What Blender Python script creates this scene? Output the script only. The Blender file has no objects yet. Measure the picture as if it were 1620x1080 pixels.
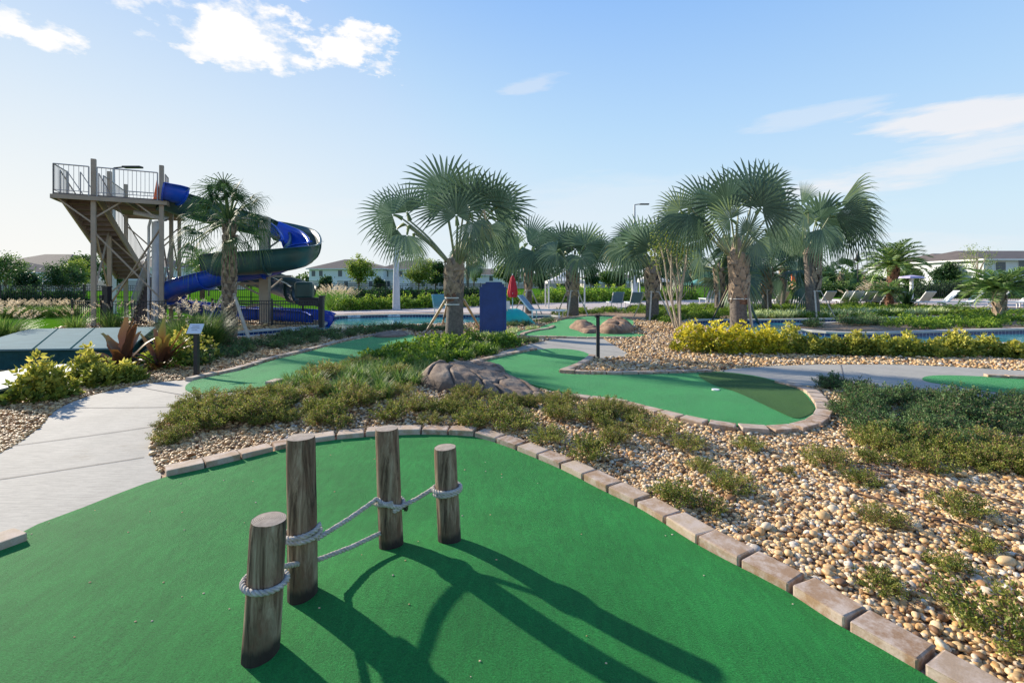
import bpy, bmesh, math, random
import numpy as np
from mathutils import Vector, Matrix
from mathutils.geometry import delaunay_2d_cdt

SC = bpy.context.scene
COL = SC.collection
PI = math.pi
# ------------------------------------------------------------------ camera
F, HY, CX, H = 760.0, 448.0, 810.0, 1.65        # focal length and horizon row in pixels of the 1620 wide photograph
cam = bpy.data.cameras.new('camera'); camo = bpy.data.objects.new('camera', cam); COL.objects.link(camo)
cam.sensor_width = 36; cam.lens = F / 1620 * 36; cam.shift_y = -(540 - HY) / 1620
cam.clip_start = 0.05; cam.clip_end = 4000
camo.location = (0, 0, H); camo.rotation_euler = (PI / 2, 0, 0)
SC.camera = camo
# ------------------------------------------------------------------ light
SUN_AZ, SUN_EL = math.radians(-54), math.radians(23)
S = Vector((math.sin(SUN_AZ) * math.cos(SUN_EL), math.cos(SUN_AZ) * math.cos(SUN_EL), math.sin(SUN_EL)))
sl = bpy.data.lights.new('sun', 'SUN'); sl.energy = 4.6; sl.angle = math.radians(0.8); sl.color = (1, .895, .74)
so = bpy.data.objects.new('sun', sl); COL.objects.link(so); so.rotation_euler = S.to_track_quat('Z', 'Y').to_euler()
SC.view_settings.view_transform = 'Standard'; SC.view_settings.look = 'None'
SC.view_settings.gamma = 1; SC.view_settings.exposure = 0.85; SC.view_settings.use_curve_mapping = False
SC.cycles.max_bounces = 6; SC.cycles.diffuse_bounces = 3; SC.cycles.glossy_bounces = 3
SC.cycles.transmission_bounces = 4; SC.cycles.transparent_max_bounces = 6
SC.cycles.use_denoising = True
SC.cycles.sample_clamp_indirect = 6

def make_world():
    w = bpy.data.worlds.new('World'); SC.world = w; w.use_nodes = True
    nt = w.node_tree; N = nt.nodes; L = nt.links; N.clear()
    def nd(t, **k):
        n = N.new(t)
        for a, b in k.items(): setattr(n, a, b)
        return n
    def mth(op, a, b=None, c=None, clamp=False):
        n = nd('ShaderNodeMath', operation=op); n.use_clamp = clamp
        for i, v in enumerate((a, b, c)):
            if v is None: continue
            if isinstance(v, (int, float)): n.inputs[i].default_value = v
            else: L.new(v, n.inputs[i])
        return n.outputs[0]
    def vm(op, a, b):
        n = nd('ShaderNodeVectorMath', operation=op)
        for i, v in enumerate((a, b)):
            if isinstance(v, (tuple, list, Vector)): n.inputs[i].default_value = v
            else: L.new(v, n.inputs[i])
        return n
    out = nd('ShaderNodeOutputWorld'); bg = nd('ShaderNodeBackground'); bg.inputs[1].default_value = 0.15
    sky = nd('ShaderNodeTexSky', sky_type='NISHITA'); sky.sun_disc = False
    sky.sun_elevation = SUN_EL; sky.sun_rotation = SUN_AZ; sky.air_density = 1.0; sky.dust_density = 1.2; sky.ozone_density = 1.6
    tc = nd('ShaderNodeTexCoord'); G_ = tc.outputs['Generated']
    sep = nd('ShaderNodeSeparateXYZ'); L.new(G_, sep.inputs[0])
    # thin pale haze close to the horizon, stronger towards the sun
    z = sep.outputs[2]
    hz = mth('POWER', mth('SUBTRACT', 1.0, mth('ABSOLUTE', z), clamp=True), 3.2)
    sdot = mth('MAXIMUM', vm('DOT_PRODUCT', G_, tuple(S)).outputs['Value'], 0.0)
    sg = mth('POWER', sdot, 3.5)
    hf = mth('MULTIPLY', hz, mth('ADD', 0.16, mth('MULTIPLY', sg, 1.25)), clamp=True)
    rp = nd('ShaderNodeValToRGB'); el = rp.color_ramp.elements; L.new(z, rp.inputs[0])
    stops = [(0, (.68, .82, .90)), (.12, (.60, .80, .96)), (.30, (.43, .68, .97)), (.50, (.27, .52, .95)), (.75, (.12, .31, .82)), (1, (.07, .22, .68))]
    while len(el) < len(stops): el.new(.5)
    for i, (p_, c_) in enumerate(stops): el[i].position = p_; el[i].color = c_ + (1,)
    K = 1 / (.15 * 2 ** .85); gr = vm('MULTIPLY', rp.outputs[0], (K, K, K)).outputs[0]
    cap = vm('MINIMUM', sky.outputs[0], (K * 1.0, K * 1.0, K * .98)).outputs[0]
    m0 = nd('ShaderNodeMix', data_type='RGBA'); m0.inputs[0].default_value = .9; L.new(cap, m0.inputs[6]); L.new(gr, m0.inputs[7])
    m1 = nd('ShaderNodeMix', data_type='RGBA'); L.new(hf, m1.inputs[0]); L.new(m0.outputs[2], m1.inputs[6]); m1.inputs[7].default_value = (K * .97, K * .965, K * .93, 1)
    # clouds: patches at given compass directions, broken up by noise in direction space
    def dirn(px, py): return Vector(((px - CX) / F, 1, (HY - py) / F)).normalized()
    col = m1.outputs[2]
    nz = nd('ShaderNodeTexNoise'); nz.inputs['Scale'].default_value = 7.5; nz.inputs['Detail'].default_value = 8; nz.inputs['Roughness'].default_value = .62
    stretch = vm('MULTIPLY', G_, (1, 1, 2.1)); L.new(stretch.outputs[0], nz.inputs['Vector'])
    nz2 = nd('ShaderNodeTexNoise'); nz2.inputs['Scale'].default_value = 3.2; nz2.inputs['Detail'].default_value = 9; nz2.inputs['Roughness'].default_value = .6
    st2 = vm('MULTIPLY', G_, (1, .8, 5.5)); L.new(st2.outputs[0], nz2.inputs['Vector'])
    def patch(px, py, w_, h_, noise, gain, amt, color, bias=0.5, tilt=0):
        nonlocal col
        c = dirn(px, py); right = Vector((c.y, -c.x, 0)).normalized(); up = right.cross(c)
        if tilt: right, up = right * math.cos(tilt) + up * math.sin(tilt), up * math.cos(tilt) - right * math.sin(tilt)
        d = vm('SUBTRACT', G_, tuple(c)).outputs[0]
        dx = mth('DIVIDE', vm('DOT_PRODUCT', d, tuple(right)).outputs['Value'], w_)
        dy = mth('DIVIDE', vm('DOT_PRODUCT', d, tuple(up)).outputs['Value'], h_)
        r = mth('SQRT', mth('ADD', mth('MULTIPLY', dx, dx), mth('MULTIPLY', dy, dy)))
        front = mth('GREATER_THAN', vm('DOT_PRODUCT', G_, tuple(c)).outputs['Value'], 0)
        a = mth('ADD', mth('MULTIPLY', mth('SUBTRACT', noise, bias), gain), mth('SUBTRACT', 1.0, r))
        a = mth('MULTIPLY', mth('MULTIPLY', mth('MULTIPLY', a, 1.8, clamp=True), front), amt)
        m = nd('ShaderNodeMix', data_type='RGBA'); L.new(a, m.inputs[0]); L.new(col, m.inputs[6]); m.inputs[7].default_value = color + (1,)
        col = m.outputs[2]
    W = (K * 1.06, K * 1.04, K * 1.02); W2 = (K * .93, K * .91, K * .92)
    n1, n2 = nz.outputs[0], nz2.outputs[0]
    patch(375, 50, .13, .055, n1, 5.5, 1.0, W, .50)
    patch(530, 66, .12, .05, n1, 8, .92, W, .52)
    patch(440, 122, .04, .022, n1, 8, .85, W, .52); patch(600, 100, .05, .02, n1, 9, .6, W, .53); patch(310, 80, .05, .018, n1, 9, .7, W, .52)
    patch(82, 55, .048, .024, n1, 8, .9, W, .585)
    patch(10, 20, .05, .035, n1, 8, .8, W, .60)
    patch(225, 52, .045, .016, n1, 6, .7, W, .52)
    patch(1580, 178, .15, .034, n2, 5, .8, W2, .5, -.08)
    patch(1560, 235, .22, .034, n2, 4, .6, W2, .5, .12)
    patch(1290, 178, .14, .02, n2, 5, .3, W2, .52)
    patch(960, 330, .5, .075, n2, 3.0, .25, W2, .5)
    patch(1250, 420, .5, .05, n2, 3.0, .35, W2, .5)
    patch(850, 130, .12, .02, n2, 6, .3, W2, .54, .3)
    L.new(col, bg.inputs[0]); L.new(bg.outputs[0], out.inputs[0])
make_world()

# ------------------------------------------------------------------ terrain and unprojection
BUMPS = [(-0.45, 2.55, .75, .55, .13), (-2.3, 7.0, 2.4, 1.6, .20), (3.6, 3.0, 1.6, 1.2, .08), (4.9, 6.2, 2.0, 1.2, .12),
         (1.2, 5.3, 1.6, .8, .05), (-1.5, 12.5, 2.0, 1.6, .14)]
def hgt(x, y):
    z = 0.0
    for bx, by, rx, ry, h in BUMPS:
        q = ((x - bx) / rx) ** 2 + ((y - by) / ry) ** 2
        if q < 9: z += h * math.exp(-q)
    return z
def G(px, py, up=0.0):
    """ground point seen at a pixel of the photograph"""
    if isinstance(px, float) and py is None: return px
    k = max((py - HY) / F, 1e-4); u = (px - CX) / F
    d0 = (H - up) / k; d = d0
    for _ in range(12): d = d + .7 * ((H - up - hgt(u * d, d)) / k - d)
    return Vector((u * d, d, hgt(u * d, d)))
def at(px, py, d): return Vector(((px - CX) * d / F, d, H + (HY - py) * d / F))

# ------------------------------------------------------------------ materials
def new_mat(name):
    m = bpy.data.materials.new(name); m.use_nodes = True
    return m, m.node_tree.nodes, m.node_tree.links, m.node_tree.nodes['Principled BSDF']
def ramp(N, L, src, stops, interp='LINEAR'):
    r = N.new('ShaderNodeValToRGB'); e = r.color_ramp.elements; r.color_ramp.interpolation = interp
    while len(e) < len(stops): e.new(.5)
    for i, (p, c) in enumerate(stops): e[i].position = p; e[i].color = tuple(c) + (1,)
    L.new(src, r.inputs[0]); return r.outputs[0]
def noise(N, L, scale, detail=4, rough=.6, vec=None, coord='Object', stretch=None, dist=0):
    t = N.new('ShaderNodeTexNoise'); t.inputs['Scale'].default_value = scale; t.inputs['Detail'].default_value = detail
    t.inputs['Roughness'].default_value = rough; t.inputs['Distortion'].default_value = dist
    if vec is None:
        tc = N.new('ShaderNodeTexCoord'); vec = tc.outputs[coord]
    if stretch:
        mp = N.new('ShaderNodeMapping'); mp.inputs['Scale'].default_value = stretch; L.new(vec, mp.inputs[0]); vec = mp.outputs[0]
    L.new(vec, t.inputs['Vector']); return t.outputs[0]
def bump(N, L, b, src, strength=.3, dist=.01):
    n = N.new('ShaderNodeBump'); n.inputs['Strength'].default_value = strength; n.inputs['Distance'].default_value = dist
    L.new(src, n.inputs['Height']); L.new(n.outputs[0], b.inputs['Normal']); return n
def mixc(N, L, fac, a, b, mode='MIX'):
    m = N.new('ShaderNodeMix'); m.data_type = 'RGBA'; m.blend_type = mode
    for s, v in ((0, fac), (6, a), (7, b)):
        if isinstance(v, (int, float)): m.inputs[s].default_value = v
        elif isinstance(v, tuple): m.inputs[s].default_value = v + (1,)
        else: L.new(v, m.inputs[s])
    return m.outputs[2]
def plain(name, c, rough=.6, metal=0, var=.18, scale=6, bmp=0, bscale=80, spec=.5, world=False):
    m, N, L, b = new_mat(name)
    lo = tuple(max(0, v * (1 - var)) for v in c); hi = tuple(min(1, v * (1 + var)) for v in c)
    n = noise(N, L, scale, 6, .65)
    L.new(ramp(N, L, n, [(.3, lo), (.7, hi)]), b.inputs['Base Color'])
    b.inputs['Roughness'].default_value = rough; b.inputs['Metallic'].default_value = metal
    b.inputs['Specular IOR Level'].default_value = spec
    if bmp: bump(N, L, b, noise(N, L, bscale, 4), bmp, .01)
    return m
def leafmat(name, stops, rough=.55, trans=.35, spec=.35):
    """foliage: colour by a per-leaf random value stored on the mesh, light passes through"""
    m, N, L, b = new_mat(name)
    a = N.new('ShaderNodeAttribute'); a.attribute_name = 'tint'
    oi = N.new('ShaderNodeObjectInfo')
    c = ramp(N, L, a.outputs['Fac'], stops)
    hs = N.new('ShaderNodeHueSaturation'); L.new(c, hs.inputs['Color'])
    mm = N.new('ShaderNodeMath'); mm.operation = 'MULTIPLY_ADD'; L.new(oi.outputs['Random'], mm.inputs[0]); mm.inputs[1].default_value = .45; mm.inputs[2].default_value = 1.25
    L.new(mm.outputs[0], hs.inputs['Value'])
    L.new(hs.outputs[0], b.inputs['Base Color']); b.inputs['Roughness'].default_value = rough; b.inputs['Specular IOR Level'].default_value = spec
    tr = N.new('ShaderNodeBsdfTranslucent'); L.new(hs.outputs[0], tr.inputs[0])
    mx = N.new('ShaderNodeMixShader'); mx.inputs[0].default_value = trans
    L.new(b.outputs[0], mx.inputs[1]); L.new(tr.outputs[0], mx.inputs[2])
    L.new(mx.outputs[0], N['Material Output'].inputs[0]); return m

# ------------------------------------------------------------------ object helpers
def tag(o, label=None, cat=None, group=None, kind=None):
    for k, v in (('label', label), ('category', cat), ('group', group), ('kind', kind)):
        if v: o[k] = v
    return o
def empty(name, loc, label=None, cat=None, group=None):
    o = bpy.data.objects.new(name, None); COL.objects.link(o); o.location = loc; o.empty_display_size = .1
    return tag(o, label, cat, group)
def link(name, me, parent=None, loc=None):
    o = bpy.data.objects.new(name, me); COL.objects.link(o)
    if parent: o.parent = parent
    if loc is not None: o.location = loc
    return o
def kids(o): return [c for c in bpy.data.objects if c.parent == o]
def copy_tree(o, parent=None):
    c = o.copy(); COL.objects.link(c)
    if parent: c.parent = parent
    for ch in KIDS.get(o.name, []) : copy_tree(ch, c)
    return c
KIDS = {}
def index_kids(o):
    KIDS[o.name] = kids(o)
    for c in KIDS[o.name]: index_kids(c)

def mesh_np(name, V, Fc, mat=None, tint=None, smooth=False):
    """fast mesh from arrays; Fc is (n, k)"""
    me = bpy.data.meshes.new(name); V = np.asarray(V, np.float32); Fc = np.asarray(Fc, np.int32); n, k = Fc.shape
    me.vertices.add(len(V)); me.vertices.foreach_set('co', V.ravel())
    me.loops.add(n * k); me.loops.foreach_set('vertex_index', Fc.ravel())
    me.polygons.add(n); me.polygons.foreach_set('loop_start', np.arange(0, n * k, k, dtype=np.int32))
    if smooth: me.polygons.foreach_set('use_smooth', np.ones(n, bool))
    me.update(calc_edges=True)
    if tint is not None:
        at_ = me.attributes.new('tint', 'FLOAT', 'POINT'); at_.data.foreach_set('value', np.asarray(tint, np.float32))
    if mat: me.materials.append(mat)
    return me
class MB:
    """collects verts and faces (world coordinates) for ONE mesh"""
    def __init__(s): s.v = []; s.f = []; s.sm = []
    def add(s, vs, fs, smooth=False):
        o = len(s.v); s.v += [tuple(v) for v in vs]; s.f += [tuple(i + o for i in f) for f in fs]; s.sm += [smooth] * len(fs)
    def box(s, c, size, rot=0, tiltx=0, M=None):
        hx, hy, hz = (q / 2 for q in size)
        M = M or Matrix.Rotation(rot, 3, 'Z') @ Matrix.Rotation(tiltx, 3, 'X')
        c = Vector(c)
        vs = [c + M @ Vector((a * hx, b * hy, d * hz)) for d in (-1, 1) for a, b in ((-1, -1), (1, -1), (1, 1), (-1, 1))]
        s.add(vs, [(3, 2, 1, 0), (4, 5, 6, 7), (0, 1, 5, 4), (1, 2, 6, 5), (2, 3, 7, 6), (3, 0, 4, 7)])
    def bar(s, a, b, w, h=None, up=(0, 0, 1)):
        a, b = Vector(a), Vector(b); h = h or w; d = b - a; l = d.length
        if l < 1e-6: return
        d /= l; u = Vector(up)
        if abs(d.dot(u)) > .98: u = Vector((1, 0, 0))
        x = d.cross(u).normalized(); y = x.cross(d)
        vs = [p + x * (i * w / 2) + y * (j * h / 2) for p in (a, b) for i, j in ((-1, -1), (1, -1), (1, 1), (-1, 1))]
        s.add(vs, [(3, 2, 1, 0), (4, 5, 6, 7), (0, 1, 5, 4), (1, 2, 6, 5), (2, 3, 7, 6), (3, 0, 4, 7)])
    def tube(s, pts, rad, n=8, caps=True, smooth=True):
        pts = [Vector(p) for p in pts]; m = len(pts)
        if not hasattr(rad, '__len__'): rad = [rad] * m
        t0 = (pts[1] - pts[0]).normalized(); u = Vector((0, 0, 1)) if abs(t0.z) < .9 else Vector((1, 0, 0))
        x = t0.cross(u).normalized(); vs = []
        for i, p in enumerate(pts):
            t = (pts[min(i + 1, m - 1)] - pts[max(i - 1, 0)]).normalized()
            x = (x - t * x.dot(t)).normalized(); y = t.cross(x)
            vs += [p + (x * math.cos(2 * PI * k / n) + y * math.sin(2 * PI * k / n)) * rad[i] for k in range(n)]
        fs = [(i * n + k, i * n + (k + 1) % n, (i + 1) * n + (k + 1) % n, (i + 1) * n + k) for i in range(m - 1) for k in range(n)]
        s.add(vs, fs, smooth)
        if caps: s.add(vs[:n], [tuple(range(n - 1, -1, -1))]); s.add(vs[-n:], [tuple(range(n))])
    def prism(s, base, z0, z1):
        """base: list of (x, y); z0, z1 numbers or lists"""
        n = len(base); a = z0 if hasattr(z0, '__len__') else [z0] * n; b = z1 if hasattr(z1, '__len__') else [z1] * n
        vs = [(p[0], p[1], a[i]) for i, p in enumerate(base)] + [(p[0], p[1], b[i]) for i, p in enumerate(base)]
        s.add(vs, [tuple(range(n - 1, -1, -1)), tuple(range(n, 2 * n))] + [(i, (i + 1) % n, (i + 1) % n + n, i + n) for i in range(n)])
    def build(s, name, mat, parent=None, bevel=0, org=None):
        o = Vector(org) if org is not None else (parent_origin(parent) if parent else Vector())
        me = bpy.data.meshes.new(name); me.from_pydata([(v[0] - o.x, v[1] - o.y, v[2] - o.z) for v in s.v], [], s.f)
        me.polygons.foreach_set('use_smooth', s.sm)
        bm = bmesh.new(); bm.from_mesh(me); bmesh.ops.recalc_face_normals(bm, faces=bm.faces)
        if bevel: bmesh.ops.bevel(bm, geom=[e for e in bm.edges if e.is_manifold and e.calc_face_angle(0) > .5], offset=bevel, segments=2, affect='EDGES', profile=.6)
        bm.to_mesh(me); bm.free(); me.update()
        for m_ in (mat if isinstance(mat, (list, tuple)) else [mat]): me.materials.append(m_)
        ob = link(name, me, parent)
        if org is not None and parent is None: ob.location = o
        return ob
def parent_origin(p):
    o = Vector()
    while p is not None: o = o + p.location; p = p.parent
    return o

def in_poly(P, poly):
    x, y = P[:, 0], P[:, 1]; r = np.zeros(len(P), bool); n = len(poly)
    for i in range(n):
        x1, y1 = poly[i][0], poly[i][1]; x2, y2 = poly[(i + 1) % n][0], poly[(i + 1) % n][1]
        c = (y1 > y) != (y2 > y)
        with np.errstate(divide='ignore', invalid='ignore'): xi = (x2 - x1) * (y - y1) / (y2 - y1 + 1e-12) + x1
        r ^= c & (x < xi)
    return r
def catmull(pts, n=6, closed=False):
    P = [Vector(p) for p in pts]; m = len(P); out = []
    for i in range(m if closed else m - 1):
        g = lambda k: P[k % m] if closed else P[min(max(k, 0), m - 1)]
        a, b, c, d = g(i - 1), g(i), g(i + 1), g(i + 2)
        for j in range(n):
            t = j / n
            out.append(.5 * ((2 * b) + (c - a) * t + (2 * a - 5 * b + 4 * c - d) * t * t + (3 * b - a - 3 * c + d) * t ** 3))
    if not closed: out.append(P[-1])
    return out
def poly_from(px, smooth=4):
    """outline in photo pixels -> smooth outline on the ground"""
    w = [G(*p) if isinstance(p, tuple) else p for p in px]; w = [Vector((p[0], p[1], 0)) for p in w]
    return [(v.x, v.y) for v in (catmull(w, smooth, True) if smooth > 1 else w)]
def cdt(rings, spacing, bounds=None, extra=None):
    """triangulate the area of rings[0]; the other rings are constraint edges. returns verts 2d, faces"""
    vs, es = [], []
    for r in rings:
        o = len(vs); n = len(r); vs += [Vector((p[0], p[1])) for p in r]; es += [(o + i, o + (i + 1) % n) for i in range(n)]
    if extra is None:
        xs = [p[0] for p in rings[0]]; ys = [p[1] for p in rings[0]]
        gx, gy = np.meshgrid(np.arange(min(xs), max(xs), spacing), np.arange(min(ys), max(ys), spacing))
        P = np.stack([gx.ravel(), gy.ravel()], 1) + .001
        extra = P[in_poly(P, rings[0])] if len(P) else P
    vs += [Vector((float(p[0]), float(p[1]))) for p in extra]
    r = delaunay_2d_cdt(vs, es, [], 0, 1e-5)
    return r[0], r[2]
def sheet(name, ring, up, mat, spacing=.25, holes=(), kind='structure', skirt=0.0, level=None, parent=None):
    V, T = cdt([ring] + list(holes), spacing)
    C = np.array([[sum(V[i][0] for i in t) / 3, sum(V[i][1] for i in t) / 3] for t in T])
    keep = in_poly(C, ring)
    for h_ in holes: keep &= ~in_poly(C, h_)
    me = bpy.data.meshes.new(name)
    vs = [(v[0], v[1], (level if level is not None else hgt(v[0], v[1])) + up) for v in V]
    fs = [t if (V[t[1]][0] - V[t[0]][0]) * (V[t[2]][1] - V[t[0]][1]) - (V[t[1]][1] - V[t[0]][1]) * (V[t[2]][0] - V[t[0]][0]) > 0 else t[::-1] for k, t in enumerate(T) if keep[k]]
    if skirt:
        for rg in [ring] + list(holes):
            o = len(vs); n = len(rg)
            for p in rg: z = hgt(p[0], p[1]); vs += [(p[0], p[1], z + up), (p[0], p[1], z + up - skirt)]
            fs += [(o + 2 * i, o + 2 * i + 1, o + 2 * ((i + 1) % n) + 1, o + 2 * ((i + 1) % n)) for i in range(n)]
    me.from_pydata(vs, [], fs); me.materials.append(mat); me.update()
    me.polygons.foreach_set('use_smooth', [True] * len(me.polygons))
    o = link(name, me, parent)
    if kind: o['kind'] = kind
    return o
rng = np.random.default_rng(11); R = random.Random(5)
# ------------------------------------------------------------------ surface materials
def mat_gravel():
    m, N, L, b = new_mat('gravel_ground')
    tc = N.new('ShaderNodeTexCoord'); v = N.new('ShaderNodeTexVoronoi'); v.inputs['Scale'].default_value = 26; L.new(tc.outputs['Object'], v.inputs['Vector'])
    sp = N.new('ShaderNodeSeparateColor'); L.new(v.outputs['Color'], sp.inputs[0])
    c = ramp(N, L, sp.outputs[0], [(0, (.28, .16, .08)), (.3, (.46, .30, .16)), (.6, (.62, .43, .25)), (.85, (.70, .54, .37)), (1, (.37, .27, .2))])
    dk = ramp(N, L, v.outputs['Distance'], [(.25, (1, 1, 1)), (.75, (.28, .24, .2))])
    c = mixc(N, L, 1.0, c, dk, 'MULTIPLY')
    big = ramp(N, L, noise(N, L, .5, 5), [(.35, (.72, .66, .6)), (.65, (1.05, 1.02, 1))])
    L.new(mixc(N, L, 1.0, c, big, 'MULTIPLY'), b.inputs['Base Color']); b.inputs['Roughness'].default_value = .9
    bump(N, L, b, v.outputs['Distance'], -.6, .03); return m
def mat_pebble():
    m, N, L, b = new_mat('pebbles')
    a = N.new('ShaderNodeAttribute'); a.attribute_name = 'tint'
    c = ramp(N, L, a.outputs['Fac'], [(0, (.13, .07, .035)), (.12, (.30, .165, .075)), (.24, (.56, .33, .13)), (.38, (.62, .43, .21)), (.5, (.70, .50, .26)), (.64, (.54, .36, .18)), (.77, (.72, .55, .33)), (.89, (.74, .63, .46)), (.95, (.42, .35, .28)), (1, (.78, .73, .62))])
    sp = ramp(N, L, noise(N, L, 90, 5), [(.3, (.78, .72, .66)), (.65, (1.05, 1.03, 1.0))])
    L.new(mixc(N, L, 1.0, c, sp, 'MULTIPLY'), b.inputs['Base Color']); b.inputs['Roughness'].default_value = .55
    b.inputs['Specular IOR Level'].default_value = .35; return m
def mat_turf(name='turf', c1=(.004, .125, .018), c2=(.024, .36, .060), sheen=.38):
    m, N, L, b = new_mat(name)
    n = noise(N, L, 130, 5, .75); n2 = noise(N, L, 1.3, 4, .6); n3 = noise(N, L, 30, 3, .6, stretch=(1, .25, 1))
    c = ramp(N, L, n, [(.32, c1), (.7, c2)])
    c = mixc(N, L, 1.0, c, ramp(N, L, n2, [(.35, (.76, .84, .80)), (.65, (1.2, 1.10, 1.14))]), 'MULTIPLY')
    c = mixc(N, L, .5, c, ramp(N, L, n3, [(.4, (.8, .8, .8)), (.6, (1.15, 1.15, 1.15))]), 'MULTIPLY')
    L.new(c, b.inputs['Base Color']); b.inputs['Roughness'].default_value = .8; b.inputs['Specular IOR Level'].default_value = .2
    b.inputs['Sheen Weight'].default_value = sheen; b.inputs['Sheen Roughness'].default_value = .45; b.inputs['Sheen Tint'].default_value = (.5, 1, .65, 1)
    bump(N, L, b, n, 1.0, .02); return m
def mat_concrete(name, c, streak=True):
    m, N, L, b = new_mat(name)
    n = noise(N, L, 1.2, 7, .7); n2 = noise(N, L, 60, 4, .7)
    col = ramp(N, L, n, [(.3, tuple(v * .86 for v in c)), (.7, tuple(v * 1.08 for v in c))])
    col = mixc(N, L, .6, col, ramp(N, L, n2, [(.35, (.9, .9, .9)), (.65, (1.05, 1.05, 1.05))]), 'MULTIPLY')
    if streak:
        s = noise(N, L, 5, 6, .75, stretch=(1.2, 9, 1), dist=.4)
        mp = [x for x in N if x.bl_idname == 'ShaderNodeMapping'][-1]; mp.inputs['Rotation'].default_value = (0, 0, -.42)
        col = mixc(N, L, .9, col, ramp(N, L, s, [(.38, (.80, .81, .82)), (.62, (1.12, 1.11, 1.10))]), 'MULTIPLY'); st = noise(N, L, .9, 8, .8); col = mixc(N, L, .8, col, ramp(N, L, st, [(.30, (.74, .70, .64)), (.42, (1, 1, 1))]), 'MULTIPLY')
    L.new(col, b.inputs['Base Color']); b.inputs['Roughness'].default_value = .85; bump(N, L, b, n2, .15, .004); return m
def mat_paver():
    m, N, L, b = new_mat('paver')
    oi = N.new('ShaderNodeObjectInfo')
    base = ramp(N, L, oi.outputs['Random'], [(0, (.46, .36, .25)), (.2, (.34, .215, .125)), (.4, (.26, .150, .08)), (.55, (.43, .30, .19)), (.75, (.50, .41, .30)), (.9, (.34, .22, .135)), (1, (.44, .37, .28))])
    tc = N.new('ShaderNodeTexCoord'); va = N.new('ShaderNodeVectorMath'); L.new(tc.outputs['Object'], va.inputs[0])
    cm = N.new('ShaderNodeCombineXYZ'); mm = N.new('ShaderNodeMath'); mm.operation = 'MULTIPLY'; mm.inputs[1].default_value = 50; L.new(oi.outputs['Random'], mm.inputs[0])
    for i in range(3): L.new(mm.outputs[0], cm.inputs[i])
    L.new(cm.outputs[0], va.inputs[1])
    n = noise(N, L, 9, 6, .7, vec=va.outputs[0]); n2 = noise(N, L, 120, 4, .8, vec=va.outputs[0])
    c = mixc(N, L, ramp(N, L, n, [(.42, (0, 0, 0)), (.6, (.85, .85, .85))]), base, (.54, .44, .36))
    c = mixc(N, L, .8, c, ramp(N, L, n2, [(.35, (.82, .8, .78)), (.65, (1.06, 1.06, 1.05))]), 'MULTIPLY')
    L.new(c, b.inputs['Base Color']); b.inputs['Roughness'].default_value = .88; bump(N, L, b, n2, .35, .004); return m
def mat_tiles():
    m, N, L, b = new_mat('pool_tiles')
    a = N.new('ShaderNodeAttribute'); a.attribute_name = 'tint'
    fr = N.new('ShaderNodeMath'); fr.operation = 'FRACT'; d = N.new('ShaderNodeMath'); d.operation = 'DIVIDE'; d.inputs[1].default_value = .16
    L.new(a.outputs['Fac'], d.inputs[0]); L.new(d.outputs[0], fr.inputs[0])
    g = ramp(N, L, fr.outputs[0], [(.0, (.30, .36, .42)), (.10, (.012, .035, .12)), (.9, (.012, .05, .15))], 'CONSTANT')
    n = noise(N, L, 5, 3); c = mixc(N, L, .5, g, ramp(N, L, n, [(.3, (.6, .7, .9)), (.7, (1.3, 1.3, 1.2))]), 'MULTIPLY')
    L.new(c, b.inputs['Base Color']); b.inputs['Roughness'].default_value = .15; return m
def mat_water():
    m, N, L, b = new_mat('pool_water')
    n = noise(N, L, 2.2, 5, .55); c = ramp(N, L, noise(N, L, .35, 3), [(.3, (.02, .20, .25)), (.7, (.05, .34, .38))])
    L.new(c, b.inputs['Base Color']); b.inputs['Roughness'].default_value = .06; b.inputs['IOR'].default_value = 1.33
    bump(N, L, b, n, .25, .05); return m
def mat_lawn():
    m, N, L, b = new_mat('lawn')
    n = noise(N, L, 40, 4, .7); n2 = noise(N, L, .25, 5)
    c = ramp(N, L, n, [(.3, (.035, .11, .008)), (.7, (.11, .26, .02))])
    c = mixc(N, L, 1.0, c, ramp(N, L, n2, [(.3, (.75, .8, .7)), (.7, (1.2, 1.15, 1)), ]), 'MULTIPLY')
    L.new(c, b.inputs['Base Color']); b.inputs['Roughness'].default_value = 1; b.inputs['Specular IOR Level'].default_value = 0; bump(N, L, b, n, .4, .03); return m
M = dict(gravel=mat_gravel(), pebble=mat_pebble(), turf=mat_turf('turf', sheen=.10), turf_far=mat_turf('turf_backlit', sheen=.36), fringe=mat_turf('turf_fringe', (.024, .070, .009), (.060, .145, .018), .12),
         concrete=mat_concrete('path_concrete', (.375, .352, .300)), deck=mat_concrete('deck_concrete', (.47, .40, .36), False), coping=mat_concrete('coping', (.50, .47, .41), False),
         paver=mat_paver(), tiles=mat_tiles(), water=mat_water(), lawn=mat_lawn(), joint=plain('joint', (.17, .155, .14), .95),
         white=plain('white_plastic', (.78, .78, .76), .4, var=.05), mulch=plain('mulch', (.16, .09, .05), .95, var=.5, scale=40, bmp=.8, bscale=60))

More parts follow.
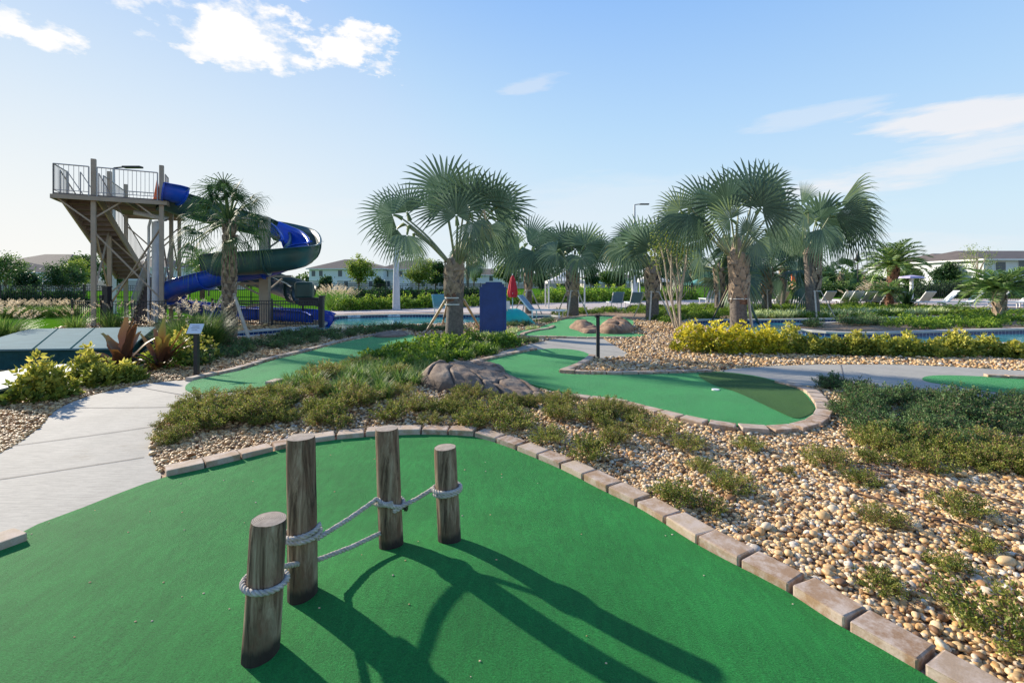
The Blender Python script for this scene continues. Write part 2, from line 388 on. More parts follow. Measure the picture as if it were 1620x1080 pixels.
# ------------------------------------------------------------------ outlines of the setting (traced in photo pixels, laid on the ground)
T1_in = [(262, 757), (330, 742), (410, 722), (450, 712), (500, 702), (560, 695), (640, 690), (700, 690), (745, 692), (785, 703), (830, 720), (890, 746), (950, 777), (1020, 812), (1090, 857), (1155, 893), (1235, 934), (1320, 989), (1420, 1046), (1560, 1130)]
t1w = [G(*p) for p in T1_in]
T1_arc = [(v.x, v.y) for v in catmull([(p.x, p.y, 0) for p in t1w] + [(2.35, .9, 0), (2.7, 0, 0)], 4)]
T1 = T1_arc + [(2.7, -2), (-4.2, -2)] + [(G(-120, 930).x, G(-120, 930).y), (G(-60, 893).x, G(-60, 893).y), (G(45, 856).x, G(45, 856).y), (G(33, 846).x, G(33, 846).y)] + [(G(x, y).x, G(x, y).y) for x, y in ((60, 832), (130, 806), (180, 786), (230, 767))]
T2 = poly_from([(293, 616), (303, 606), (330, 599), (380, 588), (430, 572), (480, 560), (520, 549), (560, 539), (605, 532), (650, 531), (672, 538), (640, 552), (600, 566), (560, 580), (500, 595), (460, 606), (420, 614), (380, 620), (340, 624), (308, 624)])
T3 = poly_from([(755, 574), (800, 565), (850, 555), (880, 553), (915, 556), (933, 564), (918, 575), (885, 588), (900, 594), (1000, 595), (1100, 591), (1150, 591), (1210, 600), (1262, 616), (1285, 640), (1290, 655), (1268, 672), (1220, 679), (1160, 676), (1100, 666), (1040, 652), (985, 638), (930, 630), (870, 618), (820, 604), (780, 590)], 3)
T4 = poly_from([(816, 529), (826, 524), (850, 521), (864, 515), (900, 505), (940, 501), (975, 502), (1000, 507), (1000, 518), (985, 526), (1020, 531), (1000, 534), (940, 535), (880, 534), (828, 533)], 3)
T5 = poly_from([(1459, 601), (1470, 597), (1500, 596), (1560, 598), (1620, 601), (1750, 607), (1780, 640), (1700, 640), (1620, 627), (1570, 622), (1500, 611), (1468, 606)], 3)
P1 = poly_from([(290, 602), (240, 607), (200, 614), (150, 625), (110, 639), (82, 655), (70, 670), (40, 695), (0, 718), (-150, 790), (-420, 900), (-500, 1080), (-100, 1080), (60, 850), (180, 795), (253, 762), (244, 735), (239, 710), (242, 688), (260, 664), (295, 646), (340, 632), (400, 622), (432, 616), (440, 603), (380, 600), (330, 604)], 3)
P2 = poly_from([(788, 560), (820, 551), (850, 543), (905, 532), (945, 532), (962, 542), (992, 560), (975, 567), (930, 568), (900, 573), (850, 573)], 2)
P3 = poly_from([(1143, 588), (1200, 582), (1260, 579), (1320, 578), (1450, 579), (1620, 588), (1850, 600), (1900, 650), (1650, 645), (1450, 630), (1310, 612), (1255, 614), (1200, 604)], 3)
POOL_A = poly_from([(320, 540), (380, 533), (470, 526.5), (560, 519), (600, 516), (700, 512.5), (790, 509.5), (868, 503), (872, 499.5), (780, 498.5), (660, 497.3), (560, 499), (526, 501), (519, 508), (512, 513.5), (470, 518.5), (380, 525.5), (320, 532)], 3)
POOL_B = poly_from([(1090, 509), (1100, 514), (1140, 520), (1200, 530), (1280, 539), (1400, 544), (1620, 543), (1850, 540), (1900, 520), (1850, 499), (1620, 500), (1450, 502), (1320, 504.5), (1200, 506), (1120, 506)], 3)
ISLE_B = poly_from([(1240, 517.5), (1262, 513.5), (1310, 510.5), (1400, 508.5), (1500, 506.5), (1700, 503.5), (1790, 504), (1790, 517), (1620, 521), (1500, 524), (1400, 527), (1330, 527), (1268, 522.5)], 3)
POOL_C = poly_from([(1538, 489.5), (1620, 488.5), (1800, 488), (1820, 493), (1620, 495.5), (1560, 494)], 2)

def ground():
    near = np.stack([a.ravel() for a in np.meshgrid(np.arange(-9, 9, .22), np.arange(.8, 16, .22))], 1)
    mid = np.stack([a.ravel() for a in np.meshgrid(np.arange(-60, 60, 4.0) + .13, np.arange(18, 100, 4.0))], 1)
    big = [(-1500, -60), (1500, -60), (1500, 2500), (-1500, 2500)]
    pts = np.concatenate([near + .001, mid]); V, T = cdt([big, POOL_A, POOL_B, ISLE_B, POOL_C], 1, extra=pts)
    C = np.array([[sum(V[i][0] for i in t) / 3, sum(V[i][1] for i in t) / 3] for t in T])
    drop = in_poly(C, POOL_A) | in_poly(C, POOL_C) | (in_poly(C, POOL_B) & ~in_poly(C, ISLE_B))
    me = bpy.data.meshes.new('ground'); me.from_pydata([(v[0], v[1], hgt(v[0], v[1])) for v in V], [], [t for k, t in enumerate(T) if not drop[k]])
    me.materials.append(M['gravel']); me.polygons.foreach_set('use_smooth', [True] * len(me.polygons))
    o = link('ground', me); o['kind'] = 'structure'
ground()
def pool(name, ring, holes=()):
    sheet(name + '_water', ring, 0, M['water'], 3.0, holes, level=-.13)
    vs, fs, tt, cvs, cfs = [], [], [], [], []
    for j, rg in enumerate([ring] + list(holes)):
        n = len(rg); o = len(vs); s = 0
        area = sum(rg[i][0] * rg[(i + 1) % n][1] - rg[(i + 1) % n][0] * rg[i][1] for i in range(n)); sg = 1 if area > 0 else -1
        if j: sg = -sg
        for i in range(n + 1):
            p = rg[i % n]
            if i: s += math.dist(p, rg[i - 1])
            z = hgt(*p); vs += [(p[0], p[1], z), (p[0], p[1], -.9)]; tt += [s, s]
        fs += [(o + 2 * i, o + 2 * i + 1, o + 2 * i + 3, o + 2 * i + 2) for i in range(n)]
        o = len(cvs); w = .26
        for i in range(n):
            a, b, c = Vector(rg[i - 1]), Vector(rg[i]), Vector(rg[(i + 1) % n]); t = (c - a); t = t.normalized() if t.length else Vector((1, 0))
            nn = Vector((t.y, -t.x)) * sg; q = b + nn * w; r_ = b - nn * .025; z = hgt(b.x, b.y)
            cvs += [(r_.x, r_.y, z - .03), (r_.x, r_.y, z + .035), (q.x, q.y, z + .035), (q.x, q.y, z - .02)]
        cfs += [(o + 4 * i + k, o + 4 * i + k + 1, o + 4 * ((i + 1) % n) + k + 1, o + 4 * ((i + 1) % n) + k) for i in range(n) for k in range(3)]
    o = link(name + '_wall', mesh_np(name + '_wall', vs, fs, M['tiles'], tt)); o['kind'] = 'structure'
    me = bpy.data.meshes.new('c'); me.from_pydata(cvs, [], cfs); me.materials.append(M['coping']); o = link(name + '_coping', me); o['kind'] = 'structure'
pool('splash_pool', POOL_A); pool('lazy_river', POOL_B, [ISLE_B]); pool('far_pool', POOL_C)

sheet('putting_green', T1, .016, M['turf'], .11, skirt=.03)
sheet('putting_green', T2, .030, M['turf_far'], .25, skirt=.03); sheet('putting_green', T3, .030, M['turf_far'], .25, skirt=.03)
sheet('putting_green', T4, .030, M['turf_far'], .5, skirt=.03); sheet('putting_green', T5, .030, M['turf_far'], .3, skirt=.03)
fr = poly_from([(1105, 594), (1148, 592), (1208, 601), (1258, 617), (1282, 640), (1287, 655), (1262, 666), (1235, 657), (1200, 640), (1160, 622), (1125, 610)], 3)
sheet('rough_fringe_turf', fr, .036, M['fringe'], .3)
for r_ in (P1, P2, P3): sheet('path', r_, .011 if r_ is P1 else .022, M['concrete'], .25, skirt=.03)
# saw-cut joints across the path: a thin darker strip each
def strip(mb, a, b, w, up):
    a, b = Vector(a), Vector(b); d = (b - a); n = Vector((-d.y, d.x)).normalized() * w / 2; k = max(2, int(d.length / .2)); q = []
    for i in range(k + 1):
        p = a + d * i / k
        for s in (1, -1): r_ = p + n * s; q.append((r_.x, r_.y, hgt(r_.x, r_.y) + up))
    mb.add(q, [(2 * i, 2 * i + 2, 2 * i + 3, 2 * i + 1) for i in range(k)])
mb = MB()
for a, b in (((-200, 790), (228, 725)), ((-20, 712), (243, 676)), ((95, 646), (300, 645)), ((215, 612), (330, 634))):
    g0, g1 = G(*a), G(*b); strip(mb, g0.xy, g1.xy, .012, .0155)
for a, b in (((850, 543), (990, 560)), ((1330, 578), (1340, 615)),): g0, g1 = G(*a), G(*b); strip(mb, g0.xy, g1.xy, .015, .026)
o = mb.build('path_joints', M['joint']); o['kind'] = 'structure'
# decks and lawns
sheet('pool_deck', poly_from([(528, 498), (560, 496), (660, 494.8), (780, 496), (868, 497), (900, 493.5), (1000, 489), (1100, 485), (1180, 481), (1180, 474), (1050, 475), (900, 478), (850, 480), (700, 487), (600, 490), (520, 493)], 2), .02, M['deck'], 2.0, skirt=.03)
sheet('pool_deck', poly_from([(1180, 480), (1400, 479), (1540, 486), (1620, 486.5), (1900, 486), (1900, 473), (1620, 473), (1400, 473), (1180, 474.5)], 2), .02, M['deck'], 3.0, skirt=.03)
sheet('lawn', [(G(*p).x, G(*p).y) for p in ((-300, 545), (20, 532), (70, 524), (120, 514), (300, 503), (400, 497), (520, 492), (700, 486), (850, 479), (1200, 472.5), (1900, 472))] + [(260, 60), (500, 900), (-500, 900), (-120, 20)], .008, M['lawn'], 40.0)
mb = MB(); c = G(1132, 620); n = 20
mb.tube([c + Vector((0, 0, .02)), c + Vector((0, 0, .045))], .055, n); o = mb.build('golf_cup', M['white'], org=c)
tag(o, 'small white cup set in the middle putting green', 'golf cup')

# ------------------------------------------------------------------ paver edgings
def paver_proto(l, w, h):
    mb = MB(); mb.box((0, 0, h / 2 - .02), (l, w, h + .04)); me = mb.build('paver', M['paver'], bevel=.011)
    bpy.data.objects.remove(me); return bpy.data.meshes[-1] if False else None
def make_paver_mesh(l, w, h, seed):
    bm = bmesh.new(); bmesh.ops.create_cube(bm, size=1)
    bmesh.ops.scale(bm, vec=(l, w, h + .05), verts=bm.verts); bmesh.ops.translate(bm, vec=(0, 0, (h - .05) / 2), verts=bm.verts)
    bmesh.ops.bevel(bm, geom=bm.edges[:], offset=.010, segments=2, affect='EDGES', profile=.6)
    r_ = random.Random(seed)
    for v in bm.verts: v.co += Vector((r_.uniform(-1, 1), r_.uniform(-1, 1), r_.uniform(-1, 1))) * .0022
    me = bpy.data.meshes.new('paver'); bm.to_mesh(me); bm.free(); me.materials.append(M['paver']); return me
PAV = {w: [make_paver_mesh(l, w, .062, i) for i, l in enumerate((.268, .262, .272))] for w in (.17, .14)}
def edging(line, label, side=1, w=.17, up=.0, step=.285, limit=100):
    """line: points on the ground along the turf; pavers stand on the given side"""
    P = [Vector((p[0], p[1], 0)) for p in line]; root = empty('paver_edging', (P[0].x, P[0].y, hgt(P[0].x, P[0].y)), label, 'edging')
    # resample
    out = [P[0]]; acc = 0
    for a, b in zip(P, P[1:]):
        d = (b - a).length; t = step - acc
        while t <= d: out.append(a + (b - a) * (t / d)); t += step
        acc = d - (t - step)
    for i in range(min(len(out) - 1, limit)):
        a, b = out[i], out[i + 1]; t = (b - a).normalized(); n = Vector((-t.y, t.x, 0)) * side; c = (a + b) / 2 + n * (w / 2 + .004)
        za = hgt(*(c - t * .13).xy); zb = hgt(*(c + t * .13).xy)
        o = link('paver', PAV[w][R.randrange(3)], root)
        M_ = Matrix.Rotation(math.atan2(t.y, t.x) + R.uniform(-.015, .015), 4, 'Z') @ Matrix.Rotation(-math.atan2(zb - za, .26) + R.uniform(-.01, .01), 4, 'Y')
        o.matrix_local = Matrix.Translation(Vector((c.x, c.y, (za + zb) / 2 + up + R.uniform(-.005, .005))) - root.location) @ M_
    return root
def pl(px, k=4): return [(v.x, v.y) for v in catmull([(G(*p).x, G(*p).y, 0) for p in px], k)]
edging(T1_arc, 'curved paver edging between the nearest green and the pebble bed', 1)
edging(pl([(45, 858), (0, 872), (-60, 898), (-140, 940)], 2), 'short row of pavers at the left corner of the nearest green', -1)
edging(pl([(905, 628), (930, 631), (985, 639), (1040, 653), (1100, 667), (1160, 677), (1220, 680), (1268, 673), (1290, 656), (1286, 640), (1262, 618), (1216, 606)], 4), 'curved paver edging round the far right end of the middle green', -1)
edging(pl([(932, 565), (918, 576), (884, 590)], 3), 'short paver edging running towards the camera beside the black sign post', 1, .14, .01)
edging(pl([(884, 591), (940, 594), (1000, 595), (1100, 592), (1148, 591)], 4), 'straight paver edging along the back of the middle green', 1, .14, .01)
edging(pl([(740, 580), (775, 571), (810, 563), (858, 554)], 4), 'paver edging leading from the brown rocks to the pale path', 1, .14, .01)
edging(pl([(305, 604), (330, 598), (380, 587), (430, 571), (480, 559), (520, 548), (560, 538), (605, 531), (650, 530)], 4), 'long paver edging behind the pale left green', 1, .14, .01)
edging(pl([(418, 612), (432, 607), (450, 602)], 2), 'pair of low pavers where the left green meets the grassy bed', -1, .14, .01)
edging(pl([(878, 507), (900, 504), (940, 500.5), (975, 501.5)], 4), 'paver edging behind the far green', 1, .14, .01)
edging(pl([(822, 534), (880, 535), (940, 536), (1000, 535)], 4), 'paver edging along the near side of the far green', -1, .14, .01)
edging(pl([(872, 517), (866, 521), (845, 524), (825, 529), (822, 533)], 4), 'hooked paver edging at the left end of the far green', 1, .14, .01)
edging(pl([(1562, 599), (1620, 602), (1750, 608)], 4), 'paver edging behind the small green at the far right', 1, .14, .01)

# ------------------------------------------------------------------ loose pebbles
def ico(sub):
    bm = bmesh.new(); bmesh.ops.create_icosphere(bm, subdivisions=sub, radius=1)
    V = np.array([v.co[:] for v in bm.verts]); Fc = np.array([[v.index for v in f.verts] for f in bm.faces]); bm.free(); return V, Fc
def rotmats(n):
    q = rng.normal(size=(n, 4)); q /= np.linalg.norm(q, axis=1)[:, None]; w, x, y, z = q.T
    return np.stack([1 - 2 * (y * y + z * z), 2 * (x * y - z * w), 2 * (x * z + y * w), 2 * (x * y + z * w), 1 - 2 * (x * x + z * z), 2 * (y * z - x * w), 2 * (x * z - y * w), 2 * (y * z + x * w), 1 - 2 * (x * x + y * y)], 1).reshape(-1, 3, 3)
def hgt_np(P):
    z = np.zeros(len(P))
    for bx, by, rx, ry, h in BUMPS: z += h * np.exp(-((P[:, 0] - bx) / rx) ** 2 - ((P[:, 1] - by) / ry) ** 2)
    return z
ROADS = [T1, T2, T3, T4, T5, P1, P2, P3, POOL_A, POOL_B, POOL_C]
def buf(ring, d):
    n = len(ring); out = []; area = sum(ring[i][0] * ring[(i + 1) % n][1] - ring[(i + 1) % n][0] * ring[i][1] for i in range(n)); s = 1 if area > 0 else -1
    for i in range(n):
        a, b, c = Vector(ring[i - 1]), Vector(ring[i]), Vector(ring[(i + 1) % n]); t = (c - a)
        if t.length < 1e-6: out.append(tuple(b)); continue
        t.normalize(); out.append((b.x + t.y * s * d, b.y - t.x * s * d))
    return out
LAWN = [(G(*p).x, G(*p).y) for p in ((-400, 549), (20, 532), (70, 524), (120, 514), (300, 503), (400, 497), (520, 492))] + [(-20, 60), (-90, 60), (-60, 15)]
BUF = [LAWN, buf(T1, .17)] + [buf(T3, .06), T2, T4, T5, P1, P2, P3, POOL_A, POOL_B, POOL_C]
def free(P):
    k = np.ones(len(P), bool)
    for r_ in BUF: k &= ~in_poly(P, r_)
    return k
def view_mask(P, m=60):
    px = CX + F * P[:, 0] / np.maximum(P[:, 1], .1); py = HY + F * H / np.maximum(P[:, 1], .1)
    return (px > -450) & (px < 2250) & (py < 1500)
def pebbles(ymin, ymax, dens, rmin, rmax, sub, big=0):
    x0, x1 = -1.3 * ymax, 1.3 * ymax; n = int((x1 - x0) * (ymax - ymin) * dens)
    P = np.stack([rng.uniform(x0, x1, n), rng.uniform(ymin, ymax, n)], 1); P = P[view_mask(P)]; P = P[free(P)]
    n = len(P); V, Fc = ico(sub); r = rng.uniform(rmin, rmax, n) * np.exp(rng.normal(0, .22, n))
    sc = np.stack([np.ones(n), rng.uniform(.65, .95, n), rng.uniform(.4, .7, n)], 1) * r[:, None]
    jit = 1 + rng.normal(0, .07, (n, len(V), 1)) * (1 if sub > 1 else 1.3)
    # flat-lying stones: spin about z then tip a little
    a = rng.uniform(0, 2 * PI, n); ti = rng.normal(0, .35, n); ca, sa, ct, st = np.cos(a), np.sin(a), np.cos(ti), np.sin(ti)
    L_ = (V[None] * jit) * sc[:, None, :]
    y = L_[..., 1] * ct[:, None] - L_[..., 2] * st[:, None]; z = L_[..., 1] * st[:, None] + L_[..., 2] * ct[:, None]; x = L_[..., 0]
    W = np.stack([x * ca[:, None] - y * sa[:, None] + P[:, :1], x * sa[:, None] + y * ca[:, None] + P[:, 1:2], z + (hgt_np(P) + r * rng.uniform(.1, 1.0, n))[:, None]], 2)
    t = rng.uniform(0, 1, n); left = P[:, 0] < -.33 * P[:, 1] - .9; t[left] = t[left] * .48 + .04
    return W.reshape(-1, 3), (Fc[None] + (np.arange(n) * len(V))[:, None, None]).reshape(-1, 3), np.repeat(t, len(V))
def gravel_mesh(name, sets):
    vs, fs, ts, o = [], [], [], 0
    for a, b, c in sets: vs.append(a); fs.append(b + o); ts.append(c); o += len(a)
    me = mesh_np(name, np.concatenate(vs), np.concatenate(fs), M['pebble'], np.concatenate(ts), True); ob = link(name, me)
    tag(ob, 'loose tan and cream river pebbles covering the planting beds', 'gravel', kind='stuff'); return ob
gravel_mesh('gravel', [pebbles(1.3, 5.2, 2500, .011, .020, 2), pebbles(1.7, 4.0, 16, .026, .036, 2), pebbles(5.2, 9, 1150, .014, .024, 1), pebbles(9, 15, 430, .021, .036, 1), pebbles(15, 21, 120, .03, .05, 1)])
# ------------------------------------------------------------------ foliage generators (arrays)
def unit(A): return A / np.maximum(np.linalg.norm(A, axis=-1, keepdims=True), 1e-9)
def leaves(P, D, L_, W_, tint, fold=.25):
    """one folded diamond (two triangles sharing the midrib) per leaf"""
    n = len(P); D = unit(D); s = unit(np.cross(D, rng.normal(size=(n, 3)))); u = np.cross(s, D)
    L_ = (np.ones(n) * L_)[:, None]; W_ = (np.ones(n) * W_)[:, None]
    mid = P + D * L_ * .45; V = np.stack([P, mid + s * W_ * .5 + u * W_ * fold, P + D * L_, mid - s * W_ * .5 + u * W_ * fold], 1).reshape(-1, 3)
    o = (np.arange(n) * 4)[:, None]; Fc = np.concatenate([o + np.array([0, 1, 2]), o + np.array([0, 2, 3])])
    return V, Fc, np.repeat(tint * np.ones(n), 4)
def blades(P, az, lean, L_, W_, tint, curve=.9, st=5):
    """arching grass blades; lean = start angle from vertical, curve = extra bend to the tip"""
    n = len(P); t = np.linspace(0, 1, st); th = lean[:, None] + curve * np.ones((n, 1)) * t[None] ** 1.3
    ds = (L_ * np.ones(n))[:, None] / (st - 1); dx = np.sin(th) * ds; dz = np.cos(th) * ds
    x = np.concatenate([np.zeros((n, 1)), np.cumsum(dx[:, :-1], 1)], 1); z = np.concatenate([np.zeros((n, 1)), np.cumsum(dz[:, :-1], 1)], 1)
    c = np.stack([np.cos(az), np.sin(az)], 1); s = np.stack([-np.sin(az), np.cos(az)], 1)
    w = (W_ * np.ones(n))[:, None] * np.array([.7, 1, .9, .6, .05])[None, :st] / 2
    C = np.concatenate([P[:, None, :2] + x[..., None] * c[:, None], (P[:, 2:3] + z)[..., None]], 2); O = np.concatenate([w[..., None] * s[:, None], np.zeros((n, st, 1))], 2)
    V = np.stack([C - O, C + O], 2).reshape(-1, 3); o = (np.arange(n) * 2 * st)[:, None]
    q = np.concatenate([o + np.array([2 * i, 2 * i + 1, 2 * i + 3, 2 * i + 2]) for i in range(st - 1)])
    return V, np.concatenate([q[:, [0, 1, 2]], q[:, [0, 2, 3]]]), np.repeat(tint * np.ones(n), 2 * st)
def join(sets):
    vs, fs, ts, o = [], [], [], 0
    for a, b, c in sets: vs.append(a); fs.append(b + o); ts.append(c); o += len(a)
    return np.concatenate(vs), np.concatenate(fs), np.concatenate(ts)
def sph(n):
    return unit(rng.normal(size=(n, 3)))
def scrub_clump(r=.3, h=.28, stems=34, per=26, leaf=.022, dry=.12):
    """low bushy clump: wiry stems from one base with small leaves along them"""
    out = []; az = rng.uniform(0, 2 * PI, stems); out_r = r * np.sqrt(rng.uniform(0, 1, stems)); top = h * (1 - .45 * (out_r / r) ** 2) * rng.uniform(.7, 1.12, stems)
    tip = np.stack([np.cos(az) * out_r, np.sin(az) * out_r, top], 1); base = tip * np.array([.25, .25, 0])
    t = rng.uniform(.25, 1, (stems, per)) ** .7; P = base[:, None] * (1 - t[..., None]) + tip[:, None] * t[..., None]; P[..., :2] += (tip - base)[:, None, :2] * (t[..., None] ** 2 - t[..., None]) * .4
    P = P.reshape(-1, 3) + rng.normal(0, leaf * .6, (stems * per, 3)); D = np.repeat(tip - base, per, 0) / h * .5 + rng.normal(0, .6, P.shape) + np.array([0, 0, .25])
    tint = np.clip(np.repeat(rng.uniform(.1, .75, stems), per) + rng.normal(0, .12, len(P)), 0, .88); tint[rng.random(len(P)) < dry] = .95
    out.append(leaves(P, D, leaf * rng.uniform(.7, 1.3, len(P)), leaf * .5, tint))
    out.append(blades(base, az, np.arctan2(out_r * .6, top), np.hypot(out_r, top) * 1.02, .005, .98, .35))
    return join(out)
def leafy_clump(r=.35, h=.5, n=420, leaf=.08, wide=.5, whorl=5, lo=.1, up=.3):
    """rounded shrub of whorled larger leaves around twig ends, mostly on its outer shell"""
    k = n // whorl; d = sph(k); d[:, 2] = np.abs(d[:, 2]) * 1.1 - .15; rad = rng.uniform(.55, 1.06, k)[:, None] * (1 + .18 * np.sin(d[:, :1] * 5 + 1) * np.cos(d[:, 1:2] * 4))
    C = d * rad * np.array([r, r, h]); C[:, 2] = np.maximum(C[:, 2], .02 * h) + lo * h
    P = np.repeat(C, whorl, 0); D = np.repeat(d, whorl, 0) * .5 + rng.normal(0, .75, P.shape) + np.array([0, 0, up])
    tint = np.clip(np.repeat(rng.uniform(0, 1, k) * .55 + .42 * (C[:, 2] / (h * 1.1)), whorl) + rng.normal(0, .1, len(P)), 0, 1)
    L1 = leaves(P + D * leaf * .1, D, leaf * rng.uniform(.6, 1.25, len(P)), leaf * wide, tint)
    st = max(8, k // 6); i = rng.integers(0, k, st); az = np.arctan2(C[i, 1], C[i, 0]); hr = np.hypot(C[i, 0], C[i, 1])
    L2 = blades(np.zeros((st, 3)), az, np.arctan2(hr, C[i, 2]), np.hypot(hr, C[i, 2]) * .95, leaf * .12, 0, .1)
    return join([L1, L2])
def grass_clump(r=.12, L_=.35, n=160, w=.008, spread=.7, curve=1.0):
    az = rng.uniform(0, 2 * PI, n); q = r * np.sqrt(rng.uniform(0, 1, n)); P = np.stack([np.cos(az) * q, np.sin(az) * q, np.zeros(n)], 1)
    return blades(P, az + rng.normal(0, .5, n), rng.uniform(0, spread, n), L_ * rng.uniform(.6, 1.1, n), w, rng.uniform(0, 1, n), curve)
FOL = dict(
    scrub=leafmat('scrub_leaves', [(0, (.045, .070, .012)), (.35, (.11, .145, .022)), (.65, (.21, .225, .04)), (.85, (.32, .31, .07)), (.9, (.26, .17, .08)), (1, (.15, .09, .05))]),
    dark=leafmat('dark_cover_leaves', [(0, (.025, .055, .018)), (.5, (.07, .13, .040)), (.85, (.14, .21, .07)), (.9, (.17, .12, .07)), (1, (.08, .06, .04))]),
    green=leafmat('green_leaves', [(0, (.024, .062, .01)), (.5, (.095, .18, .02)), (.85, (.25, .33, .03)), (1, (.40, .44, .06))]),
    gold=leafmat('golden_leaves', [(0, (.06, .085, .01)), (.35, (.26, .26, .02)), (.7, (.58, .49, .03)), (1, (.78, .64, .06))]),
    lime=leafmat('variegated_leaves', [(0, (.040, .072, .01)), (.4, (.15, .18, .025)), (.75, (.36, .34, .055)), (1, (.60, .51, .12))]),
    grass=leafmat('grass_blades', [(0, (.03, .07, .012)), (.5, (.09, .17, .03)), (.9, (.22, .30, .07)), (1, (.35, .33, .12))]),
    pale=leafmat('striped_blades', [(0, (.08, .14, .04)), (.5, (.26, .32, .12)), (1, (.55, .58, .32))]),
    plume=leafmat('dry_plumes', [(0, (.30, .22, .13)), (.5, (.52, .42, .28)), (1, (.72, .60, .46))], .8, .4),
    olive=leafmat('tree_leaves', [(0, (.018, .04, .012)), (.5, (.05, .10, .02)), (1, (.13, .19, .045))]),
    ylw=leafmat('yellowgreen_tree_leaves', [(0, (.04, .07, .012)), (.5, (.13, .19, .025)), (1, (.30, .34, .06))]),
    deep=leafmat('deep_green_leaves', [(0, (.01, .028, .01)), (.6, (.028, .065, .02)), (1, (.07, .12, .035))]),
    rust=leafmat('bronze_leaves', [(0, (.035, .016, .014)), (.45, (.11, .045, .022)), (.75, (.24, .13, .03)), (1, (.20, .20, .04))], .4, .15, .4),
    palm=leafmat('silver_palm_leaf', [(0, (.022, .046, .022)), (.5, (.058, .100, .054)), (.8, (.115, .165, .105)), (.93, (.16, .21, .06)), (.96, (.26, .17, .08)), (1, (.36, .27, .15))], .42, .32, .5),
    sabal=leafmat('cabbage_palm_leaf', [(0, (.014, .035, .012)), (.6, (.04, .085, .025)), (.93, (.10, .15, .05)), (.96, (.30, .2, .1)), (1, (.4, .3, .17))], .6, .2, .2),
    feather=leafmat('feather_palm_leaf', [(0, (.025, .07, .012)), (.6, (.075, .15, .025)), (1, (.19, .26, .06))], .45, .25, .5))
def fmesh(name, data, mat): return mesh_np(name, data[0], data[1], FOL[mat], data[2])
def place_np(data, p, rot=0., s=1., sz=None):
    V = data[0].copy(); c, si = math.cos(rot), math.sin(rot); sz = sz or s
    V = np.stack([(V[:, 0] * c - V[:, 1] * si) * s + p[0], (V[:, 0] * si + V[:, 1] * c) * s + p[1], V[:, 2] * sz + p[2]], 1); return V, data[1], data[2]

# ------------------------------------------------------------------ low bed planting
SCRUB = [scrub_clump(.30, .24, 60, 42), scrub_clump(.24, .20, 46, 40), scrub_clump(.34, .27, 60, 44, dry=.22), scrub_clump(.2, .16, 30, 34, dry=.3)]
SCRUB_ME = [fmesh('ground_shrub', d, 'scrub') for d in SCRUB]
def cover(name, polypx, n, protos, mat, s0, s1, label, world=None, cat='ground cover', edge=0, keep=None):
    ring = world or poly_from(polypx, 2); xs = [p[0] for p in ring]; ys = [p[1] for p in ring]; pts = []
    while len(pts) < n:
        P = np.stack([rng.uniform(min(xs), max(xs), 400), rng.uniform(min(ys), max(ys), 400)], 1); P = P[in_poly(P, ring)]
        P = P[free(P)] if keep is None else P; pts += list(map(tuple, P))
        if not len(P) and not pts: raise Exception(name)
    sets = [place_np(protos[R.randrange(len(protos))], (x, y, hgt(x, y)), R.uniform(0, 6.28), R.uniform(s0, s1)) for x, y in pts[:n]]
    V, Fc, t = join(sets); ob = link(name, mesh_np(name, V, Fc, FOL[mat], t)); return tag(ob, label, cat, kind='stuff')
LIR = [grass_clump(.07, .30, 70, .010, .8, 1.1), grass_clump(.09, .26, 70, .011, .9, 1.0)]
MIDC = [leafy_clump(.22, .2, 260, .05, .55), leafy_clump(.26, .24, 320, .055, .5)]
DARKC = [scrub_clump(.28, .24, 44, 34, .024), scrub_clump(.24, .2, 40, 30, .026)]
DARKF = [scrub_clump(.3, .26, 30, 14, .05), scrub_clump(.3, .3, 26, 14, .055)]
cover('ground_cover', [(250, 726), (246, 700), (252, 676), (275, 656), (310, 642), (360, 632), (430, 630), (490, 642), (530, 662), (540, 682), (490, 678), (430, 676), (380, 672), (345, 682), (310, 700), (285, 722)], 62, SCRUB, 'scrub', .55, 1.05, 'low olive scrub filling the left tip of the pebble bed beside the path')
cover('ground_cover', [(432, 618), (470, 598), (520, 582), (570, 566), (620, 556), (680, 548), (740, 548), (800, 556), (770, 566), (700, 576), (670, 592), (650, 618), (600, 634), (540, 640), (480, 640)], 230, LIR, 'grass', .7, 1.1, 'mass of arching grassy blades in front of the left green')
cover('ground_cover', [(440, 632), (500, 600), (560, 575), (600, 566), (640, 580), (650, 616), (600, 638), (520, 642)], 26, SCRUB, 'scrub', .7, 1.1, 'olive scrub mixed among the grassy blades left of the brown rocks')
cover('ground_cover', [(560, 575), (610, 560), (660, 548), (700, 540), (760, 538), (812, 546), (806, 556), (760, 566), (690, 578), (640, 590)], 80, MIDC, 'green', .85, 1.45, 'bright green leafy planting round the foot of the big palm')
cover('ground_cover', [(640, 640), (700, 624), (800, 632), (850, 640), (820, 652), (720, 655), (650, 655)], 16, SCRUB, 'scrub', .5, .85, 'band of olive scrub along the near side of the brown rocks')
cover('ground_cover', [(1255, 606), (1300, 600), (1360, 612), (1430, 630), (1520, 636), (1640, 632), (1760, 650), (1800, 740), (1660, 730), (1560, 725), (1460, 716), (1370, 700), (1320, 676), (1300, 640)], 105, DARKC, 'dark', .6, 1.15, 'dense dark green ground cover at the right side of the bed')
cover('ground_cover', [(300, 580), (360, 572), (420, 558), (480, 546), (560, 535), (600, 527), (640, 520), (560, 524), (470, 532), (400, 540), (330, 552), (290, 566)], 70, DARKF, 'dark', .6, 1.0, 'low green ground cover between the pale green and the pool edge')
cover('ground_cover', [(560, 524), (640, 519), (700, 517), (860, 509), (862, 514), (800, 518), (740, 524), (640, 526), (590, 530)], 60, DARKF, 'dark', .5, .9, 'low green ground cover on the near bank of the splash pool')
